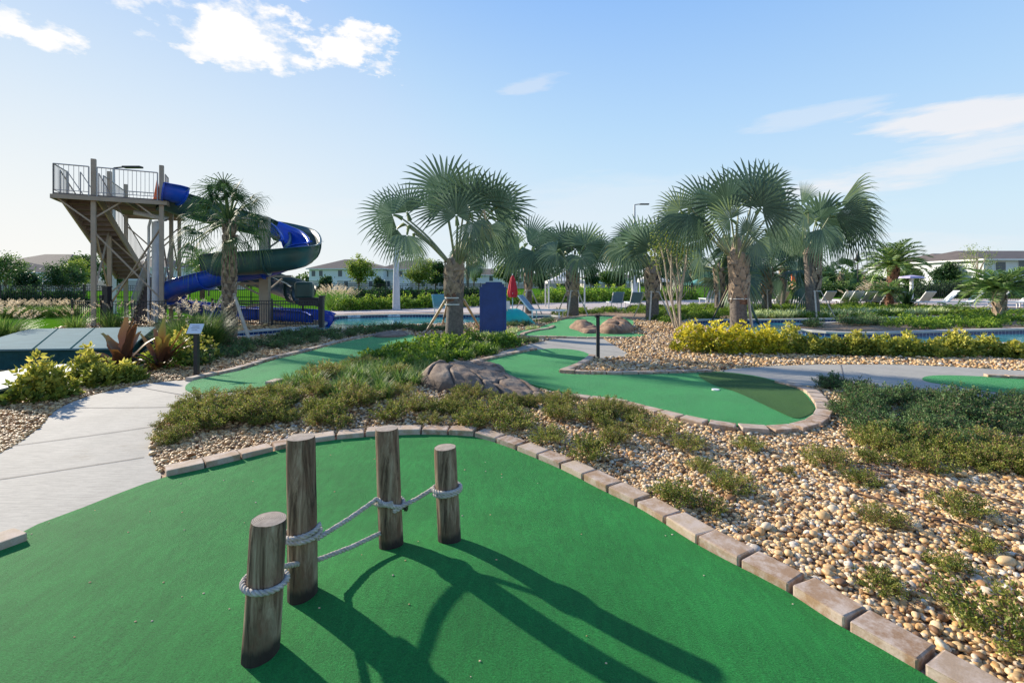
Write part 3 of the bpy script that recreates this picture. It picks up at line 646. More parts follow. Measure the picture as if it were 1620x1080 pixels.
cover('ground_cover', [(735, 533), (780, 528), (830, 523), (850, 519), (862, 521), (825, 528), (818, 533), (790, 536)], 90, [grass_clump(.05, .22, 30, .02, .9, .9)], 'pale', .7, 1.1, 'pale striped grassy planting between the blue panel and far green')
cover('ground_cover', [(815, 541), (850, 538), (856, 544), (820, 547)], 8, DARKF, 'dark', .4, .6, 'small dark green patch beside the pale path behind the middle green')
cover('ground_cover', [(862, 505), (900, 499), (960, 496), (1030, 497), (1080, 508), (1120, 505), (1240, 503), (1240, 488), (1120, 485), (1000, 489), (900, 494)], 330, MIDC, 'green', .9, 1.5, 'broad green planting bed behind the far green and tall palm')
cover('ground_cover', [(1030, 508), (1085, 515), (1088, 506), (1040, 500)], 26, MIDC, 'green', .8, 1.2, 'green planting at the feet of the thin multi-stemmed tree')
cover('ground_cover', [(1240, 503), (1450, 500), (1620, 497), (1620, 494), (1540, 493), (1400, 484), (1240, 486)], 260, MIDC, 'green', .9, 1.5, 'green planting bed between the river and the loungers')
cover('ground_cover', [(1180, 505), (1300, 502), (1440, 499), (1500, 498), (1500, 496), (1300, 499), (1180, 502)], 260, [grass_clump(.06, .4, 26, .035, .8, .8)], 'pale', .8, 1.2, 'row of pale striped blades along the far edge of the river')
cover('ground_cover', [(1400, 515), (1440, 509), (1600, 505), (1760, 505), (1700, 516), (1620, 519), (1500, 521), (1420, 521)], 90, MIDC, 'green', 1.0, 1.7, 'green planting mound on the river island at the right', keep=1)
cover('ground_cover', [(1275, 516), (1290, 514), (1300, 517), (1290, 519)], 4, DARKF, 'dark', .9, 1.2, 'small dark shrub patch at the left tip of the river island', keep=1)
cover('ground_cover', [(1320, 512), (1380, 509), (1400, 513), (1350, 517)], 14, DARKF, 'dark', 1.0, 1.4, 'dark green planting in the middle of the river island', keep=1)
cover('ground_cover', [(1340, 690), (1450, 700), (1560, 715), (1660, 720), (1660, 770), (1560, 750), (1460, 730), (1370, 715)], 34, SCRUB, 'scrub', .6, 1.0, 'olive scrub fringe along the near side of the dark right ground cover')
cover('ground_cover', [(860, 640), (930, 645), (1000, 660), (1060, 680), (1040, 700), (980, 700), (920, 720), (860, 700), (820, 670)], 13, SCRUB, 'scrub', .5, .95, 'patchy olive scrub on pebbles between the rock tip and paver curve')
# single clumps that stand apart on the pebbles
from mathutils import noise as _mn
def mnoise_(x, y): return _mn.fractal(Vector((x * .9, y * .9, 3.1)), 1, 2, 4)
SOLO = [(566, 645, 1.0, 'brownish olive clump alone on pebbles left of the rocks'), (620, 663, 1.15, 'low olive clump behind the tallest wooden posts'), (655, 650, .9, 'small olive clump just left of the rock end'),
        (690, 652, .85, 'olive clump under the near side of the rocks'), (745, 632, .9, 'fresh green clump against the middle of the rocks'), (775, 668, 1.25, 'widest yellow-green clump near the curve of the paver edging'),
        (815, 680, 1.05, 'yellow-green clump right of the widest one by the curve'), (745, 676, .9, 'low yellowish clump touching the pavers behind the shortest post'), (680, 672, .6, 'tiny olive tuft behind the paver curve'), (882, 646, .95, 'round dark green clump at the tip of the rocks'),
        (840, 636, .7, 'small green clump between the rock tip and the round clump'), (935, 668, .9, 'grey-green clump beside the paver row of the middle green'), (866, 700, .8, 'scruffy clump above the pavers right of the shortest post'), (930, 724, 1.15, 'bright olive clump above the middle of the long paver row'),
        (985, 686, .8, 'thin grey-green clump in the middle of the pebbles'), (1035, 690, .95, 'brownish sprawling clump under the middle green edging'), (1010, 662, .7, 'yellowish clump leaning on the middle green pavers'), (1085, 712, .7, 'thin twiggy clump on the open pebbles'),
        (1070, 800, .95, 'dark olive clump just above the pavers right of centre'), (1120, 815, .9, 'wide olive clump near the pavers, right of the dark one'), (1158, 778, .75, 'wispy green clump in the open pebbles'), (1185, 712, .6, 'fresh green clump below the round end of the middle green'),
        (1110, 745, .5, 'little bright tuft in the pebble field centre'), (1310, 740, .8, 'olive clump right of the round green end'), (1250, 752, .5, 'very small tuft on pebbles below the round end'), (1360, 768, .7, 'green clump in the middle of the right pebble field'),
        (1396, 832, .55, 'small lone green tuft in the right pebble field'), (1460, 745, .95, 'yellowish clump in front of the dark ground cover'), (1380, 735, .8, 'low clump at the near edge of the dark ground cover'), (1520, 815, .7, 'grey-green clump at the far right of the pebbles'),
        (1550, 870, .55, 'small green tuft at the right edge of the pebbles'), (1505, 905, .55, 'small green tuft low on the right pebbles'), (1395, 935, .6, 'dry brownish tuft near the last pavers'), (1600, 1020, 1.1, 'bright green clump in the bottom right corner'),
        (1560, 730, .9, 'dark clump below the right ground cover mass'), (1430, 700, .9, 'brownish clump at the front of the right ground cover')]
for px, py, s, lab in SOLO:
    p = G(px, py); o = link('ground_shrub', SCRUB_ME[R.randrange(4)], None, p); o.rotation_euler = (0, 0, R.uniform(0, 6.28)); o.scale = (s, s, s * .9)
    tag(o, lab, 'small shrub', 'low shrubs on the pebble beds')
n = 14000; P = np.stack([rng.uniform(-9, 9, n), 1.7 + 9 * rng.uniform(0, 1, n) ** 1.3], 1); P = P[view_mask(P)]; P = P[free(P)]; clump = np.array([mnoise_(x, y) for x, y in P]); P = P[clump > rng.uniform(-.3, .35, len(P))]; n = len(P)
Q = np.concatenate([P, (hgt_np(P) + rng.uniform(.018, .04, n))[:, None]], 1); D = rng.normal(0, 1, (n, 3)) * np.array([1, 1, .25]); V, Fc, t = leaves(Q, D, rng.uniform(.015, .045, n), rng.uniform(.004, .014, n), rng.uniform(0, 1, n))
tag(link('leaf_litter', mesh_np('leaf_litter', V, Fc, leafmat('dry_litter', [(0, (.05, .03, .018)), (.6, (.14, .08, .04)), (1, (.28, .19, .1))], .8, .1), t)), 'dry brown leaf scraps and chips strewn over the pebble beds', 'leaf litter', kind='stuff')
# dry twigs lying across the right pebbles
TW = plain('dry_twig', (.13, .075, .05), .9)
for k, (a, b, lab) in enumerate([((1255, 705), (1420, 760), 'long thin dry runner below the right ground cover'), ((1400, 742), (1620, 812), 'longest dry brown runner across the right pebbles'), ((1350, 790), (1600, 870), 'dry brown runner nearest the camera on the right pebbles'), ((1290, 725), (1520, 800), 'dry brown runner between the two long ones')]):
    mb = MB(); n = 18; pts = []
    for i in range(n + 1):
        g = G(a[0] + (b[0] - a[0]) * i / n, a[1] + (b[1] - a[1]) * i / n); pts.append(g + Vector((R.uniform(-.03, .03), R.uniform(-.03, .03), .045 + R.uniform(-.008, .018))))
    mb.tube(catmull(pts, 3), .006, 5)
    for i in range(3, n - 2, 4): mb.tube([pts[i], pts[i] + Vector((R.uniform(-.2, .2), R.uniform(-.2, -.05), .02))], [.005, .002], 4)
    tag(mb.build('dry_runner', TW, org=pts[0]), lab, 'twig')

# ------------------------------------------------------------------ shrubs and hedges
def shrub(name, px, py, r, h, mat, label, cat='shrub', group=None, leaf=.08, n=900, wide=.5, d=None, whorl=5):
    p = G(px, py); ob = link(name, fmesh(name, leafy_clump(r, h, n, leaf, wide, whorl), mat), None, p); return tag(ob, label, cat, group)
NTH = ['leftmost', 'second from left', 'third from left', 'fourth from left', 'fifth from left', 'sixth from left', 'seventh from left', 'eighth from left', 'ninth from left', 'tenth from left', 'eleventh from left', 'twelfth from left', 'thirteenth from left', 'fourteenth from left', 'fifteenth from left', 'sixteenth from left', 'seventeenth from left', 'eighteenth from left', 'nineteenth from left', 'twentieth from left']
hx = [(1098, 556, .5, .66), (1135, 558, .5, .68), (1172, 558, .48, .60), (1210, 558, .48, .56), (1245, 557, .46, .6), (1285, 560, .36, .40), (1318, 560, .30, .34), (1352, 562, .34, .48), (1392, 562, .36, .40), (1432, 563, .36, .44), (1475, 564, .30, .30), (1515, 563, .38, .50), (1560, 563, .34, .42), (1605, 567, .28, .30), (1650, 568, .32, .38)]
for i, (x, y, r, h) in enumerate(hx):
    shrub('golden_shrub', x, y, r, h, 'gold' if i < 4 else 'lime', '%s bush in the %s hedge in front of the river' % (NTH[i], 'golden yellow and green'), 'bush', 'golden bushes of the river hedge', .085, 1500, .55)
shrub('variegated_shrub', 60, 634, .30, .50, 'lime', 'yellow-green shrub at far left beside the lowest vault cover', leaf=.10, n=900)
shrub('variegated_shrub', 84, 630, .26, .34, 'lime', 'small yellow-green shrub touching the right side of the leftmost one', leaf=.09, n=500)
shrub('variegated_shrub', 135, 604, .20, .50, 'lime', 'taller yellow-green shrub in front of the dark vault wall', leaf=.1, n=600)
shrub('variegated_shrub', 163, 610, .30, .32, 'lime', 'yellow-green shrub below the bronze leafed plant', leaf=.1, n=700)
shrub('variegated_shrub', 198, 604, .28, .26, 'lime', 'low green shrub at the foot of the bronze leafed plant', leaf=.1, n=600)
shrub('variegated_shrub', 292, 576, .6, .62, 'lime', 'golden shrub just behind the left sign post', leaf=.1, n=1000)
shrub('green_shrub', 270, 580, .5, .4, 'green', 'green shrub under the golden one behind the left sign', leaf=.08, n=700)
# bronze bromeliad-like plants with broad strap leaves
def strap_leaf(mb, base, az, L_, w, lean, curve):
    n = 9; pts = []; p = Vector(base); th = lean; s = Vector((-math.sin(az), math.cos(az), 0)); vs = []
    for i in range(n + 1):
        t = i / n; ww = w * .8 * (math.sin(PI * min(1, .16 + t * .80)) ** .6) * (1 + .22 * math.sin(i * 1.9 + az)) + .004; nrm = Vector((-math.cos(th) * math.cos(az), -math.cos(th) * math.sin(az), math.sin(th)))
        vs += [p - s * ww / 2 + nrm * ww * .18, p, p + s * ww / 2 + nrm * ww * .18]
        p = p + Vector((math.sin(th) * math.cos(az), math.sin(th) * math.sin(az), math.cos(th))) * L_ / n; th += curve / n * (.5 + t)
    mb[0] += vs; o = len(mb[0]) - len(vs)
    for i in range(n):
        for k in (0, 1): a = o + 3 * i + k; mb[1] += [(a, a + 1, a + 4), (a, a + 4, a + 3)]
def strap_plant(px, py, specs, label):
    root = empty('bronze_plant', G(px, py), label, 'plant')
    for az, L_, w, lean, curve in specs + [(a_ + 1.0, l_ * .85, w_ * .8, le + .2, cu + .5) for a_, l_, w_, le, cu in specs]:
        L_ *= .74; b = [[], []]; strap_leaf(b, (0, 0, 0), az, L_, w, lean, curve); me = mesh_np('leaf', [v[:] for v in b[0]], b[1], FOL['rust'], np.clip(np.linspace(.1, 1, len(b[0])) * R.uniform(.5, 1.15) + R.uniform(-.15, .15), 0, 1), True); link('leaf', me, root)
strap_plant(195, 592, [(2.8, 1.15, .26, .45, .5), (2.0, 1.4, .24, .1, .25), (.6, 1.35, .26, .05, .3), (-.2, 1.3, .25, .22, .25), (3.5, 1.0, .24, .6, .9), (-1.3, .9, .22, .35, 1.0), (5.9, .9, .18, .9, .7), (-2.2, .85, .2, .75, .8), (1.2, 1.1, .2, .25, .4)], 'larger bronze plant with broad upright strap leaves before the vault cover')
strap_plant(255, 585, [(1.5, 1.35, .2, .05, .1), (.3, 1.3, .15, .4, .15), (2.8, 1.2, .13, .65, .2), (-.6, 1.1, .16, .35, .4), (3.6, .9, .15, .7, .8), (-1.5, .9, .22, .1, .3), (5.4, .75, .14, .9, .9), (.1, 1.0, .18, .55, .5)], 'reddish bronze plant nearest the left sign post')
# tall fountain grasses with pink-tan plumes
def fountain(px, py, L_, n, label, plume=60, r=.25, pl_len=.3):
    root = empty('fountain_grass', G(px, py), label, 'ornamental grass', 'ornamental grasses')
    link('blades', fmesh('blades', grass_clump(r, L_, n, .012, .75, 1.0), 'grass'), root)
    sets = []
    for i in range(plume):
        az = R.uniform(0, 6.28); th = R.uniform(.1, .75); b = Vector((math.sin(th) * math.cos(az), math.sin(th) * math.sin(az), math.cos(th))) * L_ * R.uniform(.85, 1.1); d = np.array([math.cos(az) * .8, math.sin(az) * .8, .6])
        k = 26; t = np.linspace(0, 1, k)[:, None]; P = np.array(b[:]) + d * t * pl_len * L_; sets.append(leaves(P, d * .5 + rng.normal(0, .5, (k, 3)), .06 * L_, .012 * L_, rng.uniform(.3, 1, k)))
    link('plumes', fmesh('plumes', join(sets), 'plume'), root)
fountain(322, 556, 1.15, 1500, 'big fountain grass with pinkish plumes left of the rough palm trunk', 18)
fountain(290, 560, 1.0, 1100, 'fountain grass directly behind the left sign plate', 16)
fountain(2, 548, .95, 900, 'fountain grass cut by the left edge of the picture', 30)
fountain(120, 522, .7, 300, 'thin pale grass behind the vault cover by the black fence corner', 16)
fountain(178, 520, .9, 300, 'upright grass with pale plumes behind the bronze plant', 14)
for i, (x, y) in enumerate([(-20, 503), (10, 503), (35, 503), (60, 502), (88, 502), (112, 501)]):
    fountain(x, y, .75, 500, '%s of the straw coloured grasses along the far left fence' % NTH[i], 40, .3)
fountain(527, 489, 1.3, 500, 'tan feathery grass behind the end of the blue slide', 60, .35); fountain(545, 489, 1.2, 500, 'tan feathery grass right of the one behind the blue slide', 60, .35)
def far_hedge(px0, py0, px1, py1, n, h, mat, label, leaf=.12, r=.55, per=600):
    a, b = G(px0, py0), G(px1, py1); sets = [place_np(leafy_clump(r, h, per, leaf, .5), a.lerp(b, (i + .5) / n) + Vector((0, R.uniform(-.2, .2), 0)), 0, R.uniform(.85, 1.15)) for i in range(n)]
    V, Fc, t = join(sets); o = link('hedge', mesh_np('hedge', [v - np.array(a[:]) for v in V], Fc, FOL[mat], t), None, a); return tag(o, label, 'hedge')
far_hedge(530, 492, 720, 486, 20, .75, 'green', 'clipped bright green hedge behind the splash pool and lamp column')
far_hedge(720, 486, 860, 480, 14, .7, 'green', 'green hedge continuing behind the blue panel')
far_hedge(-60, 486, 130, 484, 16, 1.1, 'deep', 'dark hedge beyond the far left fence', .2, .8)
far_hedge(560, 474, 760, 472, 16, 1.1, 'deep', 'dark low hedge under the far fence in the middle', .2, .9)
far_hedge(860, 479, 1100, 474, 18, 1.1, 'green', 'mixed green hedge behind the shade tents', .2, .9)
far_hedge(1180, 470, 1500, 469, 24, 1.6, 'olive', 'green hedge behind the row of white loungers', .3, 1.4)
far_hedge(1450, 471, 1660, 470, 14, 1.7, 'deep', 'dark hedge before the right white houses', .3, 1.4)
fountain(1240, 482, 1.4, 500, 'lush green grass mound between two palms at the far deck', 10, .5)
fountain(1385, 484, 1.5, 500, 'reddish green grass mound in front of the lounger row', 40, .5)
fountain(1345, 484, 1.1, 400, 'green grass mound left of the reddish one by the loungers', 12, .4)

# ------------------------------------------------------------------ broadleaf trees
BARK = plain('bark', (.16, .115, .08), .9, var=.35, scale=8, bmp=.5, bscale=30); PBARK = plain('pale_bark', (.42, .36, .28), .8, var=.3, scale=8)
def tree(px, py_base, d, top_py, rpx, mat, label, trunk_frac=.35, n=2600, leaf=.2, shape=1.0, sparse=.0, bark=None, name='broadleaf_tree', group='trees beyond the pool fence'):
    """py_base unused for depth: the tree stands on the lawn at distance d"""
    base = Vector(((px - CX) * d / F, d, 0)); h = H + (HY - top_py) * d / F; r = rpx * d / F; bark = bark or BARK
    root = empty(name, base, label, 'tree', group); mb = MB(); tz = h * trunk_frac; tr = max(.05, h * .018)
    mb.tube([base, base + Vector((R.uniform(-.1, .1), 0, tz * .6)), base + Vector((R.uniform(-.15, .15), 0, h * .75))], [tr * 1.3, tr, tr * .4], 7)
    ends = []
    for i in range(9):
        az = i * 2.4 + R.random(); e = Vector((math.cos(az) * r * R.uniform(.4, .85), math.sin(az) * r * R.uniform(.4, .85), R.uniform(tz + .15 * (h - tz), h * .93))); s_ = Vector((0, 0, tz * R.uniform(.75, 1.2)))
        mb.tube([base + s_, base + s_.lerp(e, .5) + Vector((0, 0, .1 * h * R.random())), base + e], [tr * .6, tr * .35, tr * .12], 5); ends.append(e)
    mb.build('trunk', bark, root)
    k = 46; C = sph(k); C *= rng.uniform(.35, 1.0, (k, 1)) ** .6; hh = (h - tz) / 2
    C = C * np.array([r * .98, r * .9, hh * .95]) * (1 + .25 * np.sin(C[:, :1] * 6 + px)) + np.array([0, 0, tz + hh]); C[:, :2] *= (1 - .35 * shape * np.clip((C[:, 2:3] - tz) / (h - tz), 0, 1)); C = np.concatenate([C, np.array([e[:] for e in ends])])
    per = n // len(C); bs = rng.uniform(.10, .26, len(C)) * r; P = np.repeat(C, per, 0) + rng.normal(0, 1, (len(C) * per, 3)) * np.repeat(bs, per)[:, None] * np.array([1, 1, .65])
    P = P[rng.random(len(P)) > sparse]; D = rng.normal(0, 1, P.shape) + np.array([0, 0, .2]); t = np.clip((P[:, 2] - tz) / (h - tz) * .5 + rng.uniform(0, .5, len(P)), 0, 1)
    link('crown', fmesh('crown', leaves(P, D, leaf * rng.uniform(.6, 1.3, len(P)), leaf * .55, t), mat), root)
TREES = [(8, 46, 404, 30, 'olive', 'spreading tree cut by the left edge, beyond the fence'), (40, 37, 428, 20, 'deep', 'small dark tree in front of the left grey-roofed house'), (97, 37, 418, 27, 'deep', 'dark round tree standing on the left lawn beyond the fence'), 
         (135, 62, 402, 26, 'olive', 'green tree behind the tower stairs'), (118, 48, 410, 20, 'ylw', 'light green tree just left of the tower front post'), (178, 60, 418, 14, 'olive', 'tree seen between the tower posts'), (330, 62, 400, 24, 'ylw', 'yellow-green tree behind the rough palm trunk'),
         (352, 40, 425, 16, 'deep', 'dark tree beyond the curve of the blue tube'), (568, 54, 406, 21, 'ylw', 'tall yellow-green tree in front of the centre white house'), (600, 60, 440, 8, 'deep', 'narrow dark shrub-like tree at the corner of the centre house'), (662, 54, 408, 24, 'ylw', 'yellow-green tree right of the lamp column'),
         (690, 62, 415, 17, 'deep', 'dark thin-crowned tree right of the yellow-green pair'), (515, 44, 436, 11, 'deep', 'slim dark tree at the right of the green flume'), (750, 66, 400, 13, 'ylw', 'slim yellow-green tree behind the large left palm'), (805, 70, 414, 20, 'olive', 'tree behind the blue panel'), (855, 58, 425, 12, 'deep', 'dark tree between the red parasol and shade tent'),
         (935, 60, 420, 12, 'deep', 'dark conical tree right of the first shade tent'), (962, 85, 428, 14, 'olive', 'pale distant tree right of the conical one'), (980, 60, 430, 9, 'deep', 'small dark tree left of the tall lamp'), (1045, 78, 418, 14, 'olive', 'tree behind the palm with white seed tufts'), (1100, 80, 415, 26, 'deep', 'broad dark tree behind the green shade tent'),
         (1150, 85, 418, 16, 'olive', 'tree right of the green shade tent'), (1310, 75, 425, 12, 'deep', 'dark conical tree right of the wind-blown palm'), (1345, 85, 432, 18, 'olive', 'tree at the foot of the far hooked street lamp'), (1385, 70, 436, 16, 'deep', 'dark bushy tree left of the feather palm'), (1440, 70, 424, 16, 'olive', 'tree behind the purple-topped parasol'),
         (1495, 66, 416, 17, 'deep', 'dark tree standing before the long grey roof'), (1525, 66, 420, 14, 'olive', 'olive tree beside the nearly bare tree'), (1600, 70, 452, 14, 'olive', 'low tree at the right edge by the white house'), (1470, 80, 430, 12, 'deep', 'small dark tree left of the long grey roof'), (1200, 95, 432, 18, 'olive', 'distant tree behind the white parked car')]
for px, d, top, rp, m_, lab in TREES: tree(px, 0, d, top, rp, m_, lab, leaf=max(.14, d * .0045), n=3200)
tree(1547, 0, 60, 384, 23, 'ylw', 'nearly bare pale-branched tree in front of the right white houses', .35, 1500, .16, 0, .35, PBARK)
# multi-stem thin tree in front of the second palm
root = empty('thin_stemmed_tree', G(1072, 520), 'thin pale multi-stemmed tree with few high leaves left of the tall palm', 'tree'); mb = MB(); b0 = root.location
tips = []
for px, top in ((1040, 372), (1052, 362), (1060, 368), (1072, 380), (1080, 388), (1088, 380), (1036, 392)):
    e = at(px, top, 17.2 + R.uniform(-.4, .4)); s_ = b0 + Vector((R.uniform(-.15, .15), R.uniform(-.15, .15), 0)); m1 = s_.lerp(e, .4) + Vector((R.uniform(-.12, .12), 0, 0)); mb.tube(catmull([s_, m1, s_.lerp(e, .75) + Vector((R.uniform(-.1, .1), 0, 0)), e], 4), [.035] * 5 + [.025] * 5 + [.012] * 3, 6); tips.append(e)
    for q in range(3): a = s_.lerp(e, R.uniform(.35, .8)); mb.tube([a, a + Vector((R.uniform(-.35, .35), R.uniform(-.2, .2), .5))], [.012, .005], 4)
mb.build('trunk', PBARK, root); T_ = np.array([t[:] for t in tips]) - np.array(b0[:]); P = np.repeat(T_, 170, 0) + rng.normal(0, 1, (len(T_) * 170, 3)) * np.array([.16, .2, .34]) - np.array([0, 0, .15])
link('crown', fmesh('crown', leaves(P, rng.normal(0, 1, P.shape), .085, .045, rng.uniform(0, 1, len(P))), 'ylw'), root)
# distant wooded skyline
V, Fc, t = join([place_np(leafy_clump(9, R.uniform(5, 7.5), 420, 1.6, .6), (x + R.uniform(-4, 4), 230 + R.uniform(-20, 20), 0)) for x in range(-330, 340, 9)])
tag(link('distant_woods', mesh_np('distant_woods', V, Fc, FOL['olive'], t)), 'line of far-off woods along the horizon', 'woods', kind='stuff')
# ------------------------------------------------------------------ palms
def fan_frond(base, hub, normal, Rr, span, nseg, droop, mat, parent, tipdroop=.25, split=.5, dead=False, org=None, limp=0.0):
    """costapalmate frond: flattened petiole, pleated fan joined to part of its radius, free drooping tips"""
    base, hub = Vector(base), Vector(hub); ax = (hub - base); ax.normalize(); N_ = Vector(normal); N_ = (N_ - ax * N_.dot(ax)).normalized(); Sd = ax.cross(N_)
    vs, fs, tt = [], [], []; tint0 = R.uniform(.25, .8) if not dead else .98
    # petiole
    m = 7; sag = (hub - base).length * .07; w0 = .045 * Rr + .014
    for i in range(m):
        t = i / (m - 1); p = base.lerp(hub, t) + Vector((0, 0, -sag * math.sin(PI * t) * -1)); w = w0 * (1 - .55 * t)
        vs += [p - Sd * w, p + N_ * w * .5, p + Sd * w, p - N_ * w * .5]; tt += [.9 if not dead else 1] * 4
    for i in range(m - 1):
        for k in range(4): a = 4 * i + k; b = 4 * i + (k + 1) % 4; fs += [(a, b, b + 4), (a, b + 4, a + 4)]
    tipdroop *= .6
    da = span / nseg; g = Vector((0, 0, -1)); cup = R.uniform(.08, .3) * (1 if R.random() > .3 else -1)
    for i in range(nseg):
        a = -span / 2 + (i + .5) * da; ca = math.cos(a); L_ = Rr * (.80 + .20 * max(0, math.cos(a * .62))) * R.uniform(.92, 1.04); tip = R.uniform(.6, 1.6) * tipdroop
        if R.random() < .05: tip *= 3
        o = len(vs); tn = min(.92, max(0, tint0 + R.uniform(-.2, .2))) if not dead else R.uniform(.955, 1)
        for r_, wf, pl_ in ((.03, 1, .0), (.24, 1, 1), (split - .06, .98, 1), (split + .08, .80, .9), (.78, .50, .6), (.92, .25, .3), (1.0, .03, 0)):
            r = r_ * L_; ww = math.tan(da / 2) * min(r, L_ * (split + .06)) * wf; d = ax * math.cos(a) + Sd * math.sin(a); q = Sd * math.cos(a) - ax * math.sin(a)
            c = hub + d * r + N_ * (cup * (math.sin(a) ** 2) * r * .9 - .05 * r * r / Rr) + g * (droop * r * r / Rr + tip * Rr * max(0, r_ - .5) ** 2 * 2.2 + limp * Rr * max(0, r_ - .35) ** 1.5)
            if limp: c -= d * limp * r * max(0, r_ - .4) * .8
            vs += [c - q * ww, c + N_ * ww * .38 * pl_, c + q * ww]; tt += [max(0, tn - .08), min(.93, tn + .05) if not dead else tn, max(0, tn - .08)]
        for k in range(6):
            b = o + 3 * k
            for j in (0, 1): fs += [(b + j, b + j + 1, b + j + 4), (b + j, b + j + 4, b + j + 3)]
    O = parent_origin(parent) if parent else Vector()
    me = mesh_np('frond', [(v.x - O.x, v.y - O.y, v.z - O.z) for v in vs], fs, FOL[mat], tt); return link('frond', me, parent)
def bark_mat(name, c1, c2, ring=18):
    m, N, L, b = new_mat(name); tc = N.new('ShaderNodeTexCoord'); w = N.new('ShaderNodeTexWave'); w.wave_type = 'BANDS'; w.bands_direction = 'Z'
    w.inputs['Scale'].default_value = ring; w.inputs['Distortion'].default_value = 3; w.inputs['Detail'].default_value = 3; L.new(tc.outputs['Object'], w.inputs['Vector'])
    n = noise(N, L, 14, 6, .7); c = ramp(N, L, n, [(.3, c1), (.7, c2)]); c = mixc(N, L, .7, c, ramp(N, L, w.outputs['Fac'], [(.1, (.62, .6, .58)), (.5, (1.1, 1.08, 1.05))]), 'MULTIPLY')
    L.new(c, b.inputs['Base Color']); b.inputs['Roughness'].default_value = .9; bump(N, L, b, w.outputs['Fac'], .6, .03); return m
TRUNK_G = bark_mat('grey_palm_bark', (.12, .10, .085), (.30, .26, .22)); TRUNK_B = plain('brown_leaf_base', (.17, .085, .05), .85, var=.55, scale=7, bmp=.8, bscale=25)
BOOT = plain('palm_boots', (.30, .225, .16), .85, var=.5, scale=9, bmp=.8, bscale=30); BOOT_P = plain('pale_boots', (.33, .245, .17), .85, var=.4, scale=7, bmp=.6, bscale=30)
STAKE = plain('pale_stake_wood', (.52, .45, .36), .8, var=.25, scale=5); STRAP = plain('strap', (.6, .6, .56), .6)
def boots(mb, base, z0, z1, r0, r1, rows, per, out=.1, L_=.3, w=.2, rnd=.35):
    """cut leaf bases: tapering shields that stand off the trunk and cross each other"""
    for i in range(rows):
        z = z0 + (z1 - z0) * (i + .5) / rows; r = r0 + (r1 - r0) * i / rows
        for k in range(per):
            az = 2 * PI * (k + .5 * (i % 2)) / per + R.uniform(-.15, .15); u = Vector((math.cos(az), math.sin(az), 0)); s = Vector((-math.sin(az), math.cos(az), 0)) + Vector((0, 0, R.uniform(-rnd, rnd))); c = base + u * (r - .02) + Vector((0, 0, z - L_ * .4)); ww = w * R.uniform(.8, 1.2); l = L_ * R.uniform(.75, 1.25); o = out * R.uniform(.6, 1.3); th = .03
            top = c + u * (o + .03) + Vector((0, 0, l)); vs = [c - s * ww * .65, c + s * ww * .65, c + s * ww * .5 - u * th, c - s * ww * .5 - u * th, c.lerp(top, .5) - s * ww * .4 + u * .02, c.lerp(top, .5) + s * ww * .4 + u * .02, top + s * ww * .2, top - s * ww * .2, top - u * th + s * ww * .2, top - u * th - s * ww * .2]
            mb.add(vs, [(0, 1, 5, 4), (4, 5, 6, 7), (2, 3, 9, 8), (7, 6, 8, 9), (1, 2, 8, 6), (1, 6, 5), (3, 0, 7, 9), (0, 4, 7)])
def stake(root, a, b, w=.07, mat=None):
    mb = MB(); mb.bar(a, b, w, .035); mb.build('brace', mat or STAKE, root)
def band(root, c, r, mat=None, h=.03):
    mb = MB(); c = Vector(c); mb.tube([c, c + Vector((0, 0, h))], [r, r], 18, caps=True); mb.build('strap', mat or STRAP, root)
def random_crown(root, B, n, Lp, Rr, mat, face=.8, emin=-35, nseg=34, lean=(0, 0), limp=0., span=4.6, az0=None):
    for i in range(n):
        az = i * 2.39996 + (az0 or 0); e = math.radians(82 - (82 - emin) * ((i + .5) / n) ** .9 + R.uniform(-6, 6)); d = Vector((math.cos(az) * math.cos(e) + lean[0], math.sin(az) * math.cos(e) + lean[1], math.sin(e))).normalized()
        hub = B + d * Lp * R.uniform(.8, 1.15); nn = Vector((R.uniform(-.5, .5), -face, R.uniform(.1, .9))).normalized()
        # gravity bends the fan's axis downward a little: start the petiole direction from below
        fan_frond(B + Vector((d.x * .12, d.y * .12, -.05)), hub, nn, Rr * R.uniform(.82, 1.1), span * R.uniform(.85, 1), nseg, R.uniform(.05, .25) + (.25 if e < 0 else 0), mat, root, R.uniform(.15, .5), .52, False, None, limp)
def palm_trunk(root, base, top, r0, r1, mat, n=16, seg=14, bulge=.0):
    mb = MB(); pts = [base.lerp(top, i / seg) for i in range(seg + 1)]; mb.tube([base - Vector((0, 0, .05))] + pts[1:], [r0 + (r1 - r0) * i / seg + r0 * .03 * (i % 2) + bulge * math.sin(PI * i / seg) for i in range(seg + 1)], n); return mb.build('trunk', mat, root)

